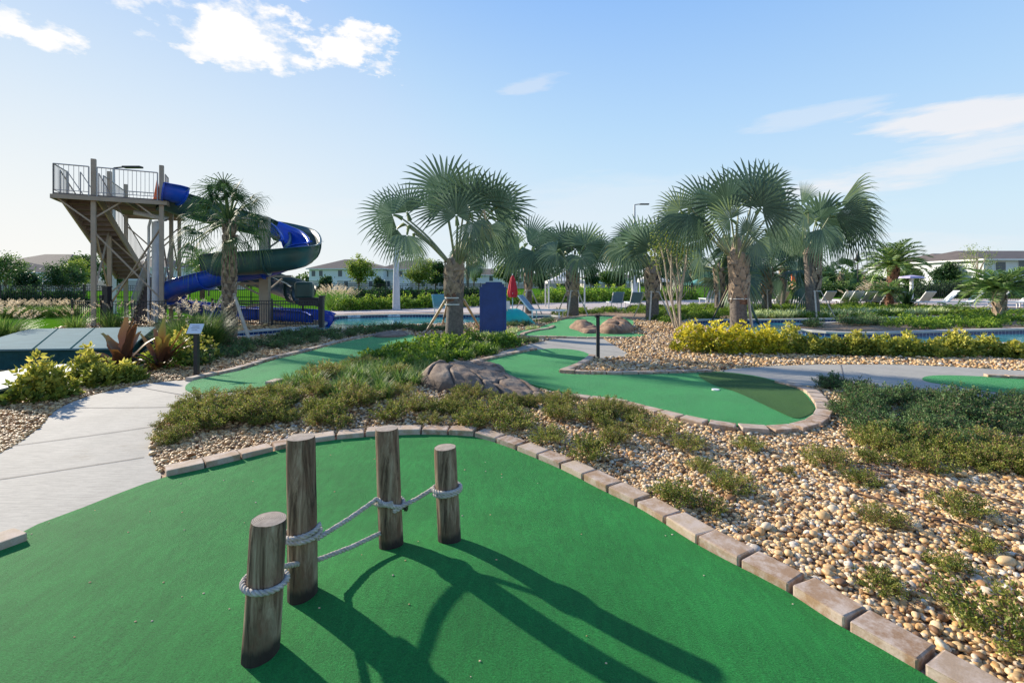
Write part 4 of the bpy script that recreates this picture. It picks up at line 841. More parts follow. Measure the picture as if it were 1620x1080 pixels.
# --- large left palm
B1 = G(718, 540); root = empty('silver_fan_palm', B1, 'large silvery fan palm with purplish-brown trunk in the centre left bed, staked', 'palm tree', 'fan palms')
D1 = B1.y; top = at(722, 428, D1)
palm_trunk(root, B1, top, .235, .19, TRUNK_G, 20, 22)
mb = MB(); boots(mb, B1, 1.25, (top - B1).z + .1, .195, .18, 6, 5, .06, .40, .26, .7); mb.build('leaf_bases', BOOT, root)
mb = MB(); mb.tube([B1 + Vector((0, 0, 1.05)), B1 + Vector((0, 0, 1.15)), B1 + Vector((0, 0, 1.5))], [.215, .222, .205], 20); mb.build('bark_patch', TRUNK_B, root)
def im_fronds(root, D, Bp, specs, mat, nseg=28, split=.43, k=1.12):
    for hx_, hy_, dd, rp, kw in specs:
        hub = at(hx_, hy_, D + dd); span = kw.get('span', 4.3); nn = kw.get('n', (R.uniform(-.32, .32), -1, R.uniform(-.22, .28)))
        b = Vector(Bp) + (hub - Vector(Bp)).normalized() * .1
        ax = kw.get('ax')
        if ax is not None:      # the fan axis leaves the petiole's line: put a bend by a short neck
            a_ = math.radians(ax); d = Vector((math.cos(a_), .15 * (1 if dd > 0 else -1), math.sin(a_))).normalized(); b2 = hub - d * .25
            mbp = MB(); mbp.tube(catmull([b, b.lerp(b2, .55) + Vector((0, 0, .08)), b2, hub], 4), [.035] * 6 + [.025] * 7, 6); mbp.build('petiole', FOL[mat], root) if False else None
            P_ = catmull([b, b.lerp(b2, .55) + Vector((0, 0, .08)), b2], 4); mbp = MB(); mbp.tube(P_, [.036 - .014 * i / len(P_) for i in range(len(P_))], 6); mbp.build('petiole', PET, root); b = b2
        fan_frond(b, hub, nn, k * rp * (D + dd) / F, span, nseg, kw.get('droop', .08), mat, root, kw.get('tip', .2), split, kw.get('dead', False), None, kw.get('limp', 0))
PET = plain('petiole_green', (.24, .27, .15), .6, var=.3)
im_fronds(root, D1, top, [
    (704, 302, .5, 72, dict(ax=93)), (738, 320, -.3, 66, dict(ax=72)), (722, 341, -.9, 54, dict(ax=95)), (776, 318, .3, 58, dict(ax=52)), (700, 330, -.6, 54, dict(ax=120, span=3.8)),
    (644, 336, .4, 58, dict(ax=110, span=3.0)), (622, 340, -.2, 54, dict(ax=158, span=3.8)), (628, 362, .5, 48, dict(ax=210, droop=.1, span=3.6)), (644, 372, -.5, 48, dict(ax=262, limp=.3, span=3.0)),
    (790, 326, -.2, 54, dict(ax=28)), (788, 348, .4, 48, dict(ax=-14)), (770, 360, -.7, 46, dict(ax=-68, limp=.35, span=3.4)), (748, 352, -1.1, 44, dict(ax=-80, limp=.4, span=3.2)),
    (745, 318, 1.1, 50, dict(ax=88)), (775, 376, .6, 40, dict(ax=-80, limp=.5, span=3.2)), (758, 378, -.9, 38, dict(ax=-88, limp=.6, span=2.6)), (738, 382, .8, 38, dict(ax=-95, limp=.6, span=2.6)), (792, 368, .2, 40, dict(ax=-50, limp=.5, span=2.8)), (654, 384, .3, 36, dict(ax=-95, limp=.6, span=2.4)),
    (768, 348, -1.2, 28, dict(ax=-80, dead=True, limp=.8, span=1.4)), (748, 392, -.5, 26, dict(ax=-92, dead=True, limp=.8, span=1.0))], 'palm')
mb = MB(); mb.tube([top, top + Vector((0, 0, .3)), top + Vector((0, 0, .55))], [.24, .16, .05], 12); mb.build('crown_shaft', BOOT_P, root)
for a, b in (((672, 528), (706, 474)), ((760, 520), (732, 474)), ((700, 512), (708, 474))):
    g = G(*a); stake(root, (g.x, g.y, 0), B1 + Vector(((b[0] - 718) * D1 / F, -.1 if a[1] > 520 else .2, (540 - b[1]) * D1 / F - .0)), .07)
band(root, B1 + Vector((0, 0, 1.12)), .232); band(root, B1 + Vector((0, 0, .95)), .238)

# --- tall palm right of centre
B2 = G(1169, 526); D2 = B2.y; root = empty('silver_fan_palm', B2, 'tallest fan palm behind the golden hedge, thick boot-covered upper trunk', 'palm tree', 'fan palms'); top = at(1166, 418, D2)
palm_trunk(root, B2, top, .275, .235, TRUNK_G, 20, 24)
mb = MB(); boots(mb, B2, 1.15, (top - B2).z + .2, .235, .26, 7, 6, .085, .5, .33, .6); mb.build('leaf_bases', BOOT_P, root)
mb = MB(); mb.tube([B2 + Vector((0, 0, .95)), B2 + Vector((0, 0, 1.05)), B2 + Vector((0, 0, 1.5))], [.262, .275, .262], 20); mb.build('bark_patch', TRUNK_B, root)
im_fronds(root, D2, top, [
    (1190, 309, .3, 67, dict(ax=85)), (1150, 322, -.4, 63, dict(ax=118)), (1205, 329, -.8, 60, dict(ax=48)), (1118, 325, .3, 63, dict(ax=135)), (1215, 302, .6, 56, dict(ax=62)),
    (1155, 347, -1.0, 43, dict(ax=150)), (1076, 332, 0, 43, dict(ax=130, span=3.8)), (1090, 339, -.4, 63, dict(ax=262, limp=.35, span=3.2)), (1072, 343, .5, 41, dict(ax=200, droop=.2, span=3.6)),
    (1182, 368, -1.2, 36, dict(ax=80)), (1228, 337, .2, 50, dict(ax=10)), (1215, 372, .8, 42, dict(ax=-60, limp=.35, span=3.6)), (1165, 317, 1.2, 56, dict(ax=100)), (1105, 352, 1.0, 48, dict(ax=230, limp=.3, span=3.6)), (1198, 382, -.4, 36, dict(ax=-50, limp=.3, span=3))], 'palm')
mb = MB(); mb.tube([top, top + Vector((0, 0, .5)), top + Vector((0, 0, 1.0))], [.3, .2, .06], 12); mb.build('crown_shaft', BOOT_P, root)
stake(root, G(1126, 508), B2 + Vector((-.3, .1, 1.55)), .06, BARK); stake(root, G(1200, 512), B2 + Vector((.3, .1, 1.2)), .08, BARK); stake(root, B2 + Vector((.28, -.35, 0)), B2 + Vector((.17, -.3, 1.15)), .14, STAKE)
band(root, B2 + Vector((0, 0, 1.12)), .30)

# --- wind-blown palm to its right
def plain_palm(px, d, crown_py, r_t, specs=None, label='', n=18, Lp=1.0, Rr=1.0, mat='palm', lean=(0, 0), limp=.25, group='fan palms', bootm=None, stakes=True, emin=-40, base_px=None, name='silver_fan_palm', nseg=30, k=1.02):
    r_t *= .86; base = Vector((((base_px or px) - CX) * d / F, d, 0)); top = at(px, crown_py, d); root = empty(name, base, label, 'palm tree', group); ht = top.z
    palm_trunk(root, base, top, r_t * 1.05, r_t * .85, TRUNK_G, 14, 14); mb = MB(); boots(mb, base + (top - base) * 0, ht * .45, ht + .1, r_t * .9, r_t, 5, 5, .1, .14 * ht + .1, r_t * 1.1, .5); mb.build('leaf_bases', bootm or BOOT, root)
    if specs: im_fronds(root, d, top, specs, mat, 26, .48, k)
    else: random_crown(root, top, n, Lp, Rr, mat, emin=emin, lean=lean, limp=limp, nseg=nseg)
    mb = MB(); mb.tube([top, top + Vector((0, 0, .3)), top + Vector((0, 0, .5))], [r_t, r_t * .6, .04], 10); mb.build('crown_shaft', BOOT_P, root)
    if stakes:
        for a in (2.6, 5.6, 4.3): stake(root, base + Vector((math.cos(a) * .9, math.sin(a) * .9, 0)), base + Vector((math.cos(a) * r_t, math.sin(a) * r_t, 1.3)), .07)
        band(root, base + Vector((0, 0, 1.25)), r_t * 1.1)
    return root
plain_palm(1280, 23.5, 402, .33, [(1298, 345, 0, 50, dict(ax=30, tip=.4)), (1330, 322, .5, 76, dict(ax=14, span=1.5, tip=.7)), (1322, 342, -.6, 72, dict(ax=-4, span=1.9, tip=.8)), (1268, 325, .3, 44, dict(ax=60, span=1.0, tip=.2)), (1272, 338, -.8, 42, dict(ax=200, limp=.5, span=3)),
    (1300, 362, -1.2, 48, dict(ax=-75, limp=.5, span=3.2)), (1325, 358, .6, 48, dict(ax=-60, limp=.5, span=3.2)), (1350, 348, 0, 46, dict(ax=-38, limp=.5, tip=.6, span=2.6)), (1272, 366, .9, 44, dict(ax=-95, limp=.5, span=3.2)), (1250, 356, .2, 42, dict(ax=235, limp=.4, span=3)), (1352, 338, 1.0, 50, dict(ax=-15, span=2.0, tip=.9)), (1290, 350, 1.3, 44, dict(ax=100))],
    'wind-blown fan palm with fronds streaming right, behind the river', base_px=1287, bootm=BOOT, k=1.18)
plain_palm(1213, 27, 430, .30, None, 'fan palm with pale split trunk between the tallest and wind-blown palms', 14, 1.7, 1.7, bootm=BOOT_P, emin=-30)
plain_palm(1138, 27, 428, .28, None, 'fan palm mostly hidden behind the tallest palm trunk', 12, 1.5, 1.6, bootm=BOOT_P, emin=-30)
plain_palm(1245, 34, 425, .16, None, 'slender fan palm left of the wind-blown palm', 14, 1.3, 1.5, stakes=False, base_px=1237)
plain_palm(1032, 22, 432, .33, [(1040, 380, 0, 50, dict(ax=75)), (1015, 385, -.5, 55, dict(ax=110)), (1000, 378, .3, 40, dict(ax=125, span=3)), (985, 392, -.4, 50, dict(ax=215, limp=.5)), (1000, 398, .5, 50, dict(ax=250, limp=.6)), (975, 395, .2, 30, dict(ax=190, dead=True, limp=.6, span=2.5)), (1050, 390, .5, 48, dict(ax=40)), (1060, 400, -.3, 44, dict(ax=-30, limp=.5)), (1030, 395, -.8, 46, dict(ax=95)), (1045, 405, 1, 44, dict(ax=-60, limp=.5)), (1015, 400, 1.0, 46, dict(ax=170))],
    'fan palm with chestnut trunk left of the thin-stemmed tree')
plain_palm(906, 24.5, 432, .34, [(905, 388, 0, 40, dict(ax=90)), (925, 388, -.4, 44, dict(ax=60)), (890, 385, .5, 44, dict(ax=120)), (935, 400, .3, 38, dict(ax=-20, limp=.4)), (918, 405, -.8, 40, dict(ax=-70, limp=.5)), (880, 398, -.3, 40, dict(ax=200, limp=.3)), (892, 405, .8, 38, dict(ax=240, limp=.5)), (910, 395, 1.1, 42, dict(ax=85)), (945, 392, -.2, 34, dict(ax=30))],
    'short fan palm standing in front of the white shade tent')
plain_palm(836, 26, 415, .22, [(835, 385, 0, 58, dict(ax=35, span=2.4)), (822, 395, -.5, 52, dict(ax=215, limp=.3)), (850, 390, .5, 60, dict(ax=-10, tip=.5, span=3)), (860, 392, -.4, 48, dict(ax=-50, limp=.5)), (828, 400, .7, 45, dict(ax=250, limp=.5)), (845, 398, -1, 48, dict(ax=-80, limp=.5)), (815, 392, 1, 44, dict(ax=170, droop=.3)), (868, 385, .9, 42, dict(ax=-30, limp=.4))],
    'leaning-crowned fan palm beside the red parasol')
plain_palm(740, 60, 412, .2, None, 'distant fan palm just visible behind the large left palm', 12, 1.6, 1.6, stakes=False, nseg=22)
plain_palm(1095, 60, 420, .2, None, 'distant palm above the green shade tent', 12, 1.6, 1.8, stakes=False, nseg=22)
plain_palm(1330, 62, 436, .3, None, 'stubby distant fan palm right of the wind-blown palm', 12, 1.6, 1.4, stakes=False, nseg=22, mat='sabal')

# --- cabbage palm in front of the slide
B3 = G(363, 540); D3 = B3.y; root = empty('cabbage_palm', B3, 'cabbage palm with criss-cross boot trunk in front of the water slide', 'palm tree'); top = at(362, 352, D3)
palm_trunk(root, B3, top, .16, .13, BARK, 14, 16); mb = MB(); boots(mb, B3, .1, (top - B3).z, .165, .14, 17, 6, .045, .25, .14, .35); mb.build('leaf_bases', BOOT, root)
for i in range(34):
    az = i * 2.39996; e = math.radians(82 - 112 * ((i + .5) / 34)); d = Vector((math.cos(az) * math.cos(e), math.sin(az) * math.cos(e), math.sin(e))); hub = top + d * R.uniform(.65, 1.05) + Vector((0, 0, -.12 * (1 - math.sin(e))))
    fan_frond(top + d * .05, hub, (d.x * -.6 + R.uniform(-.4, .4), -.6, .9), R.uniform(.62, .85), 4.2, 22, .28 + (.2 if e < .2 else 0), 'sabal', root, .6, .16, False, None, .3 if e < .3 else .12)
for a in (3.6, 5.9, 1.4): stake(root, B3 + Vector((math.cos(a) * .8, math.sin(a) * .8, 0)), B3 + Vector((math.cos(a) * .17, math.sin(a) * .17, 1.35)), .07)

# --- feather palms at the right
def feather_palm(px, d, crown_py, r_t, L_, n, label, base_py=None, up=75, down=-25, leaflet=.38, trunkm=None, curve=1.1, name='feather_palm'):
    base = Vector(((px - CX) * d / F, d, 0)); top = at(px, crown_py, d); root = empty(name, base, label, 'palm tree', 'feather palms'); palm_trunk(root, base, top, r_t, r_t * .9, trunkm or TRUNK_B, 12, 10)
    mb = MB(); boots(mb, base, .1, top.z, r_t, r_t, max(3, int(top.z / .3)), 6, .06, .3, r_t * .9, .2); mb.build('leaf_bases', trunkm or TRUNK_B, root); tl = top - base
    for i in range(n):
        az = i * 2.39996; th = math.radians(90 - (up - (up - down) * ((i + .5) / n))); p = Vector(tl); k = 26; sets = []; pts = []; dirs = []
        for j in range(k):
            t = j / k; dd = Vector((math.sin(th) * math.cos(az), math.sin(th) * math.sin(az), math.cos(th))); pts.append(p[:]); dirs.append(dd[:]); p = p + dd * L_ / k; th += curve / k * (.4 + 1.2 * t)
        pts, dirs = np.array(pts), np.array(dirs); s = np.array([-math.sin(az), math.cos(az), 0]); ll = leaflet * L_ * np.sin(np.linspace(.35, 2.9, k)) ** .6
        for sg in (-1, 1):
            for q in (0, .5): D = dirs * .75 + s * sg + np.array([0, 0, .25]) + rng.normal(0, .1, dirs.shape); sets.append(leaves(pts + dirs * L_ / k * q, D, ll, .016 * L_ + .008, rng.uniform(0, 1, k), .1))
        w = .012 * L_ + .006; V = np.concatenate([pts - s * w, pts + s * w]); Fc = np.array([(j, j + 1, k + j + 1) for j in range(k - 1)] + [(j, k + j + 1, k + j) for j in range(k - 1)]); sets.append((V, Fc, np.ones(2 * k)))
        link('frond', fmesh('frond', join(sets), 'feather'), root)
    return root
feather_palm(1413, 40, 420, .38, 2.7, 40, 'bushy feather palm standing behind the lounger row at the right', up=88, down=-12, leaflet=.28, curve=1.35)
feather_palm(1407, 33, 462, .2, 1.3, 16, 'small bright feather palm under the larger feather palm', up=70, down=-10)
feather_palm(1581, 24, 456, .24, 1.75, 40, 'squat flat-topped feather palm at the right edge', up=62, down=-12, leaflet=.28, trunkm=BOOT)
feather_palm(1510, 26, 492, .15, .8, 14, 'tiny feather palm in the island planting', up=60, down=0)
feather_palm(320, 50, 418, .2, 2.2, 16, 'yellow-green palm seen left of the rough trunk beyond the slide', up=80, down=-10)
# spiky dark plant among loungers
root = link('spiky_plant', fmesh('spiky_plant', grass_clump(.15, 1.7, 60, .12, 1.1, .5), 'deep'), None, G(1435, 486)); tag(root, 'dark spiky rosette plant in front of the white parasol post', 'plant')
# ------------------------------------------------------------------ materials for built things
TAN = plain('tan_paint', (.33, .275, .20), .6, var=.12, scale=3); TAN_D = plain('stair_tread', (.15, .115, .10), .8, var=.2)
GREENP = plain('green_fibreglass', (.030, .085, .075), .35, var=.25, scale=1.5); BLUEP = plain('blue_fibreglass', (.010, .075, .50), .28, var=.15, scale=2)
TEAL = plain('teal_fibreglass', (.015, .42, .34), .3, var=.15, scale=2); BLACK = plain('black_metal', (.018, .018, .02), .5, var=.3); STEEL = plain('galvanised', (.36, .36, .35), .5, .3, var=.15)
LAMPG = plain('pale_lamp_paint', (.55, .57, .58), .5, var=.1); ORANGE = plain('orange_plastic', (.75, .13, .02), .5); RED = plain('red_canvas', (.62, .015, .03), .7, var=.25, scale=5)
NAVY = plain('navy_board', (.010, .048, .22), .45, var=.25, scale=2.5); PLATE = plain('sign_plate', (.62, .66, .70), .5, var=.08); INK = plain('sign_ink', (.10, .16, .28), .6)
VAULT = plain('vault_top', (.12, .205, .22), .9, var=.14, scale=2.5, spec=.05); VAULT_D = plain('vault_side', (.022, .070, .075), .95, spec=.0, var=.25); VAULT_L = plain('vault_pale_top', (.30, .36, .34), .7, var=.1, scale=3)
ROOF = plain('roof_shingle', (.115, .095, .085), .9, var=.25, scale=1.2, bmp=.3, bscale=20); ROOF_W = plain('roof_warm', (.11, .09, .08), .9, var=.25, scale=1.2)
WALLW = plain('house_white', (.66, .70, .72), .85, var=.05); WALLB = plain('house_lower', (.50, .47, .42), .85, var=.08); GLASS = plain('window_glass', (.05, .08, .10), .12, var=.3); TRIM = plain('white_trim', (.74, .75, .74), .6, var=.04)
CANV = plain('white_canvas', (.68, .65, .60), .8, var=.08); CANG = plain('green_canvas', (.10, .30, .24), .8, var=.12); SLING = plain('lounger_sling', (.56, .60, .58), .8, var=.1); SLINGB = plain('blue_sling', (.22, .34, .42), .8, var=.1)
def solid_loft(rows, mat, name, root, smooth=True, closed=False):
    """rows: lists of points; one skin"""
    mb = MB(); n = len(rows[0]); vs = [p for r_ in rows for p in r_]; k = n if closed else n - 1
    mb.add(vs, [(i * n + j, i * n + (j + 1) % n, (i + 1) * n + (j + 1) % n, (i + 1) * n + j) for i in range(len(rows) - 1) for j in range(k)], smooth); return mb.build(name, mat, root)

# ------------------------------------------------------------------ wooden posts and ropes
def wood_mat():
    m, N, L, b = new_mat('weathered_wood'); tc = N.new('ShaderNodeTexCoord')
    s1 = noise(N, L, 22, 8, .75, stretch=(1, 1, .10), dist=.8); s2 = noise(N, L, 8, 5, .6, stretch=(1, 1, .35)); s3 = noise(N, L, 95, 3, .7, stretch=(1, 1, .04))
    c = ramp(N, L, s1, [(.36, (.018, .011, .007)), (.44, (.105, .066, .038)), (.53, (.25, .175, .11)), (.68, (.44, .35, .24))])
    c = mixc(N, L, ramp(N, L, s2, [(.46, (0, 0, 0)), (.62, (.75, .75, .75))]), c, (.15, .070, .040))
    g = noise(N, L, 6, 5, .7, stretch=(1, 1, .4)); c = mixc(N, L, ramp(N, L, g, [(.52, (0, 0, 0)), (.7, (.55, .55, .55))]), c, (.16, .175, .11))
    sp = N.new('ShaderNodeSeparateXYZ'); L.new(tc.outputs['Object'], sp.inputs[0])
    # damp, stained foot of the post with a ragged upper edge
    ad = N.new('ShaderNodeMath'); ad.operation = 'MULTIPLY_ADD'; L.new(s1, ad.inputs[0]); ad.inputs[1].default_value = -.12; L.new(sp.outputs[2], ad.inputs[2])
    c = mixc(N, L, ramp(N, L, ad.outputs[0], [(-.0, (.9, .9, .9)), (.035, (0, 0, 0))]), c, (.018, .013, .010))
    L.new(c, b.inputs['Base Color']); b.inputs['Roughness'].default_value = .88
    mx = N.new('ShaderNodeMath'); mx.operation = 'ADD'; L.new(s1, mx.inputs[0]); L.new(s3, mx.inputs[1]); bump(N, L, b, mx.outputs[0], .9, .007); return m
def end_mat():
    m, N, L, b = new_mat('end_grain'); tc = N.new('ShaderNodeTexCoord'); w = N.new('ShaderNodeTexWave'); w.wave_type = 'RINGS'; w.rings_direction = 'Z'; w.inputs['Scale'].default_value = 42; w.inputs['Distortion'].default_value = 2.5; w.inputs['Detail'].default_value = 3; w.inputs['Detail Scale'].default_value = 1.2
    mp = N.new('ShaderNodeMapping'); mp.inputs['Location'].default_value = (.012, -.008, 0); L.new(tc.outputs['Object'], mp.inputs[0]); L.new(mp.outputs[0], w.inputs['Vector'])
    c = ramp(N, L, w.outputs['Fac'], [(.1, (.25, .20, .155)), (.6, (.44, .375, .30))]); c = mixc(N, L, .9, c, ramp(N, L, noise(N, L, 22, 6, .8), [(.35, (.6, .57, .55)), (.62, (1.1, 1.07, 1.05))]), 'MULTIPLY'); L.new(c, b.inputs['Base Color']); b.inputs['Roughness'].default_value = .9; bump(N, L, b, w.outputs['Fac'], .3, .003); return m
WOOD, ENDG = wood_mat(), end_mat(); ROPE = plain('white_rope', (.50, .46, .40), .9, var=.28, scale=30, bmp=.6, bscale=250)
def wooden_post(bx, by, tx, ty, r, label, zt=None):
    """foot and head pixels; the head is at the foot's depth unless zt gives its distance"""
    b = G(bx, by); d = zt or b.y; t = at(tx, ty, d); n, m = 40, 26; ax = (t - b).normalized(); x = ax.cross(Vector((0, 1, 0))).normalized(); y = ax.cross(x); ph = [R.uniform(0, 6.28) for _ in range(9)]
    root = b; mb = MB(); vs = []; cracks = [R.uniform(0, 6.28) for _ in range(5)]
    for i in range(m + 1):
        f = i / m; c = b - ax * .06 * (1 - f) + (t - b) * f
        for k in range(n):
            a = 2 * PI * k / n; rr = r * (1 + .014 * math.sin(2 * a + ph[0]) + .012 * math.sin(3 * a + ph[1] + f * 1.5) + .008 * math.sin(7 * a + ph[2] + f * 3) + .012 * math.sin(f * 7 + ph[3] + a)) * (1.03 - .05 * f)
            for q, ck in enumerate(cracks):
                dlt = abs((a - ck - .1 * math.sin(f * 4 + q) + PI) % (2 * PI) - PI)
                if dlt < .09: rr -= r * .05 * (1 - dlt / .09) * max(0, math.sin(f * PI * (1 + q % 2) + q))
            if i == m: rr *= .965
            vs.append(c + (x * math.cos(a) + y * math.sin(a)) * rr + (ax * .004 if i == m else Vector()))
    mb.add(vs, [(i * n + k, i * n + (k + 1) % n, (i + 1) * n + (k + 1) % n, (i + 1) * n + k) for i in range(m) for k in range(n)], True)
    o = mb.build('wooden_post', WOOD, org=b); tag(o, label, 'post', 'round wooden posts on the nearest green')
    # sawn top as its own part: it shows end grain
    mb = MB(); rim = [v - ax * .0005 for v in vs[-n:]]; c = t + ax * .0055; mid = [c + (v - c) * .55 + ax * .001 for v in rim]; mb.add(rim + mid + [c + ax * .001], [(k, (k + 1) % n, n + (k + 1) % n, n + k) for k in range(n)] + [(n + k, n + (k + 1) % n, 2 * n) for k in range(n)]); mb.build('end_grain', ENDG, None, org=t).parent = o
    e = [c_ for c_ in bpy.data.objects if c_.name.startswith('end_grain')][-1]; e.location = t - b
    e.name = 'end_grain'
    return b, t, ax
post = {}
post[1] = wooden_post(412, 1038, 426, 822, .073, 'shortest front wooden post at far left, leaning, with coiled end rings')
post[2] = wooden_post(479, 945, 476, 692, .070, 'tallest wooden post in the foreground, second from the left')
post[3] = wooden_post(619, 866, 612, 678, .069, 'tall slim wooden post behind, third from the left, with a dark bolt')
post[4] = wooden_post(711, 858, 704, 708, .068, 'short wooden post at the right end of the rope')
def rope_obj(paths, label, rad=.0115, strand=.0068, parent=None, name='rope'):
    """three twisted strands along each path"""
    mb = MB()
    for P in paths:
        P = [q for a_, b_ in zip(P, P[1:]) for q in ([a_] + ([a_.lerp(b_, j / 6) for j in range(1, 6)] if (b_ - a_).length > .1 else []))] + [P[-1]]; P = catmull(P, 6); Q = [P[0]]; acc = 0
        for a, b in zip(P, P[1:]):
            d = (b - a).length; st = .006; t = st - acc
            while t <= d: Q.append(a + (b - a) * (t / d)); t += st
            acc = d - (t - st)
        m = len(Q); x = None; strands = [[], [], []]; s = 0
        for i in range(m):
            t = (Q[min(i + 1, m - 1)] - Q[max(i - 1, 0)]).normalized()
            if x is None: x = t.cross(Vector((0, 0, 1))).normalized()
            x = (x - t * x.dot(t)).normalized(); y = t.cross(x)
            for k in range(3): a = s * 2 * PI / .062 + k * 2 * PI / 3; strands[k].append(Q[i] + (x * math.cos(a) + y * math.sin(a)) * rad * .62)
            s += .006
        for k in range(3): mb.tube(strands[k][::1], strand, 6)
    o = mb.build(name, ROPE, parent, org=paths[0][0] if parent is None else None)
    return tag(o, label, 'rope') if label else o
def on_post(k, z, a, r_extra=.014, r=None):
    b, t, ax = post[k]; f = z / (t.z - b.z); c = b.lerp(t, f); x = ax.cross(Vector((0, 1, 0))).normalized(); y = ax.cross(x); rr = (r or {1: .073, 2: .070}.get(k, .069)) + r_extra
    return c + (x * math.cos(a) + y * math.sin(a)) * rr
def zof(k, py):
    b, t, ax = post[k]; return (b.y and (H + (HY - py) * b.y / F)) - b.z
def wrap(k, z0, z1, a0, a1, n=14, ex=.013): return [on_post(k, z0 + (z1 - z0) * i / n, a0 + (a1 - a0) * i / n, ex) for i in range(n + 1)]
# lower rope: round post 1, behind post 2, on to post 3
z1, z2, z3 = zof(1, 918), zof(2, 870), zof(3, 835)
b3 = on_post(3, z3, PI * 1.0)
def ang(k, P):
    """angle on post k that faces the point P"""
    return min((((on_post(k, .2, a) - P).length), a) for a in [i * PI / 18 for i in range(36)])[1]
A = ang(1, post[2][0] + Vector((0, 0, .4))); loop = wrap(1, z1 + .005, z1 - .004, A + .5, A + .5 + 2 * PI, 18)
C2 = at(506, 884, post[2][0].y + .085)
a3 = ang(3, C2)
rope_obj([loop + [loop[-1].lerp(C2, .6), C2, C2.lerp(on_post(3, z3, a3, .004), .5) + Vector((0, 0, -.008)), on_post(3, z3, a3, .002)]], 'lower white twisted rope from the leftmost post to the slim post')
z2u, z3u, z4u = zof(2, 850), zof(3, 800), zof(4, 770)
A2 = ang(2, post[3][0] + Vector((0, 0, .4))); A3a = ang(3, post[2][0]); A4 = ang(4, post[3][0] + Vector((0, 0, .4)))
l2 = wrap(2, z2u + .055, z2u - .0, A2 - .6, A2 - .6 - 2 * PI * .98, 18) ; l2b = wrap(2, z2u + .02, z2u + .02, A2 + .2, A2 + .2 + 2 * PI, 16, .016)
p3 = on_post(3, z3u, A3a + 0, .013)
l3 = wrap(3, z3u + .0, z3u + .05, A3a + 1.2, A3a + 1.2 + 2 * PI, 16)
fr3 = [on_post(3, z3u + .01 + .015 * i, ang(3, Vector((0, 0, 1.2))) + (-.9 + .45 * i) * -1, .014) for i in range(5)]
if (fr3[0] - post[2][0]).length > (fr3[-1] - post[2][0]).length: fr3 = fr3[::-1]
l4 = wrap(4, z4u + .0, z4u - .01, A4, A4 + 2 * PI, 16); l4b = wrap(4, z4u - .022, z4u - .004, A4 + .3, A4 + .3 + 2 * PI, 16)
st = on_post(2, z2u + .0, ang(2, Vector((post[3][0].x, post[3][0].y - .5, .5))), .012)
rope_obj([l2, l2b, [st, st.lerp(fr3[0], .5) + Vector((0, 0, -.006))] + fr3 + [fr3[-1].lerp(l4[0], .5) + Vector((0, 0, -.006)), l4[0]] + l4[1:], l3, l4b], 'upper white twisted rope tied round the tallest, slim and right-hand posts')
mb = MB(); p = on_post(3, zof(3, 803), ang(3, post[3][0] + Vector((1, 0, .3))), 0); mb.tube([p, p + Vector((.03, 0, 0))], .012, 8); mb.tube([p + Vector((.02, 0, 0)), p + Vector((.036, -.002, 0))], .02, 6); o = mb.build('bolt', BLACK, None, org=p); pp = [q for q in bpy.data.objects if q.name.startswith('wooden_post')][2]; o.parent = pp; o.location = p - pp.location

# ------------------------------------------------------------------ artificial rocks
def rock_mat(tan=False):
    m, N, L, b = new_mat('sculpted_rock'); n = noise(N, L, 3, 7, .7); n2 = noise(N, L, 40, 5, .8)
    c = ramp(N, L, n, [(.3, (.13, .085, .058)), (.5, (.22, .155, .11)), (.72, (.36, .28, .205))]); c = mixc(N, L, .8, c, ramp(N, L, n2, [(.35, (.75, .73, .7)), (.65, (1.1, 1.08, 1.05))]), 'MULTIPLY')
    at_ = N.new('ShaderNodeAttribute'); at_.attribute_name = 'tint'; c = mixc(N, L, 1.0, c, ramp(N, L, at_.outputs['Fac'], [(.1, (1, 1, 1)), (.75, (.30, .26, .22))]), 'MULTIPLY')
    if tan: c = mixc(N, L, 1.0, c, (1.3, 1.15, 1.0), 'MULTIPLY')
    L.new(c, b.inputs['Base Color']); b.inputs['Roughness'].default_value = .85; bump(N, L, b, n2, .7, .015); return m
ROCK = rock_mat(); ROCK_T = rock_mat(True)
from mathutils import noise as mnoise
def boulder(root, c, size, rot, seed, mat, name='boulder', flat=.0, tilt=0):
    bm = bmesh.new(); bmesh.ops.create_icosphere(bm, subdivisions=4, radius=1); Mx = Matrix.Rotation(rot, 3, 'Z') @ Matrix.Rotation(tilt, 3, 'Y')
    for v in bm.verts:
        p = v.co.copy(); q = Vector([math.copysign(abs(a) ** .72, a) for a in p]); q *= 1 + .16 * mnoise.noise(p * 1.3 + Vector((seed, 0, 0))) + .05 * mnoise.noise(p * 4 + Vector((0, seed, 0))) + .015 * mnoise.noise(p * 13 + Vector((seed, seed, 0)))
        crease = abs(mnoise.noise(p * 1.6 + Vector((seed * 3, 7, seed)))); q *= 1 - .10 * max(0, 1 - crease / .05)
        v.co = Mx @ Vector((q.x * size[0], q.y * size[1], q.z * size[2]))
    me = bpy.data.meshes.new(name); bm.to_mesh(me); bm.free(); me.materials.append(mat); me.polygons.foreach_set('use_smooth', [True] * len(me.polygons)); o = link(name, me, root); o.location = Vector(c) - root.location; return o
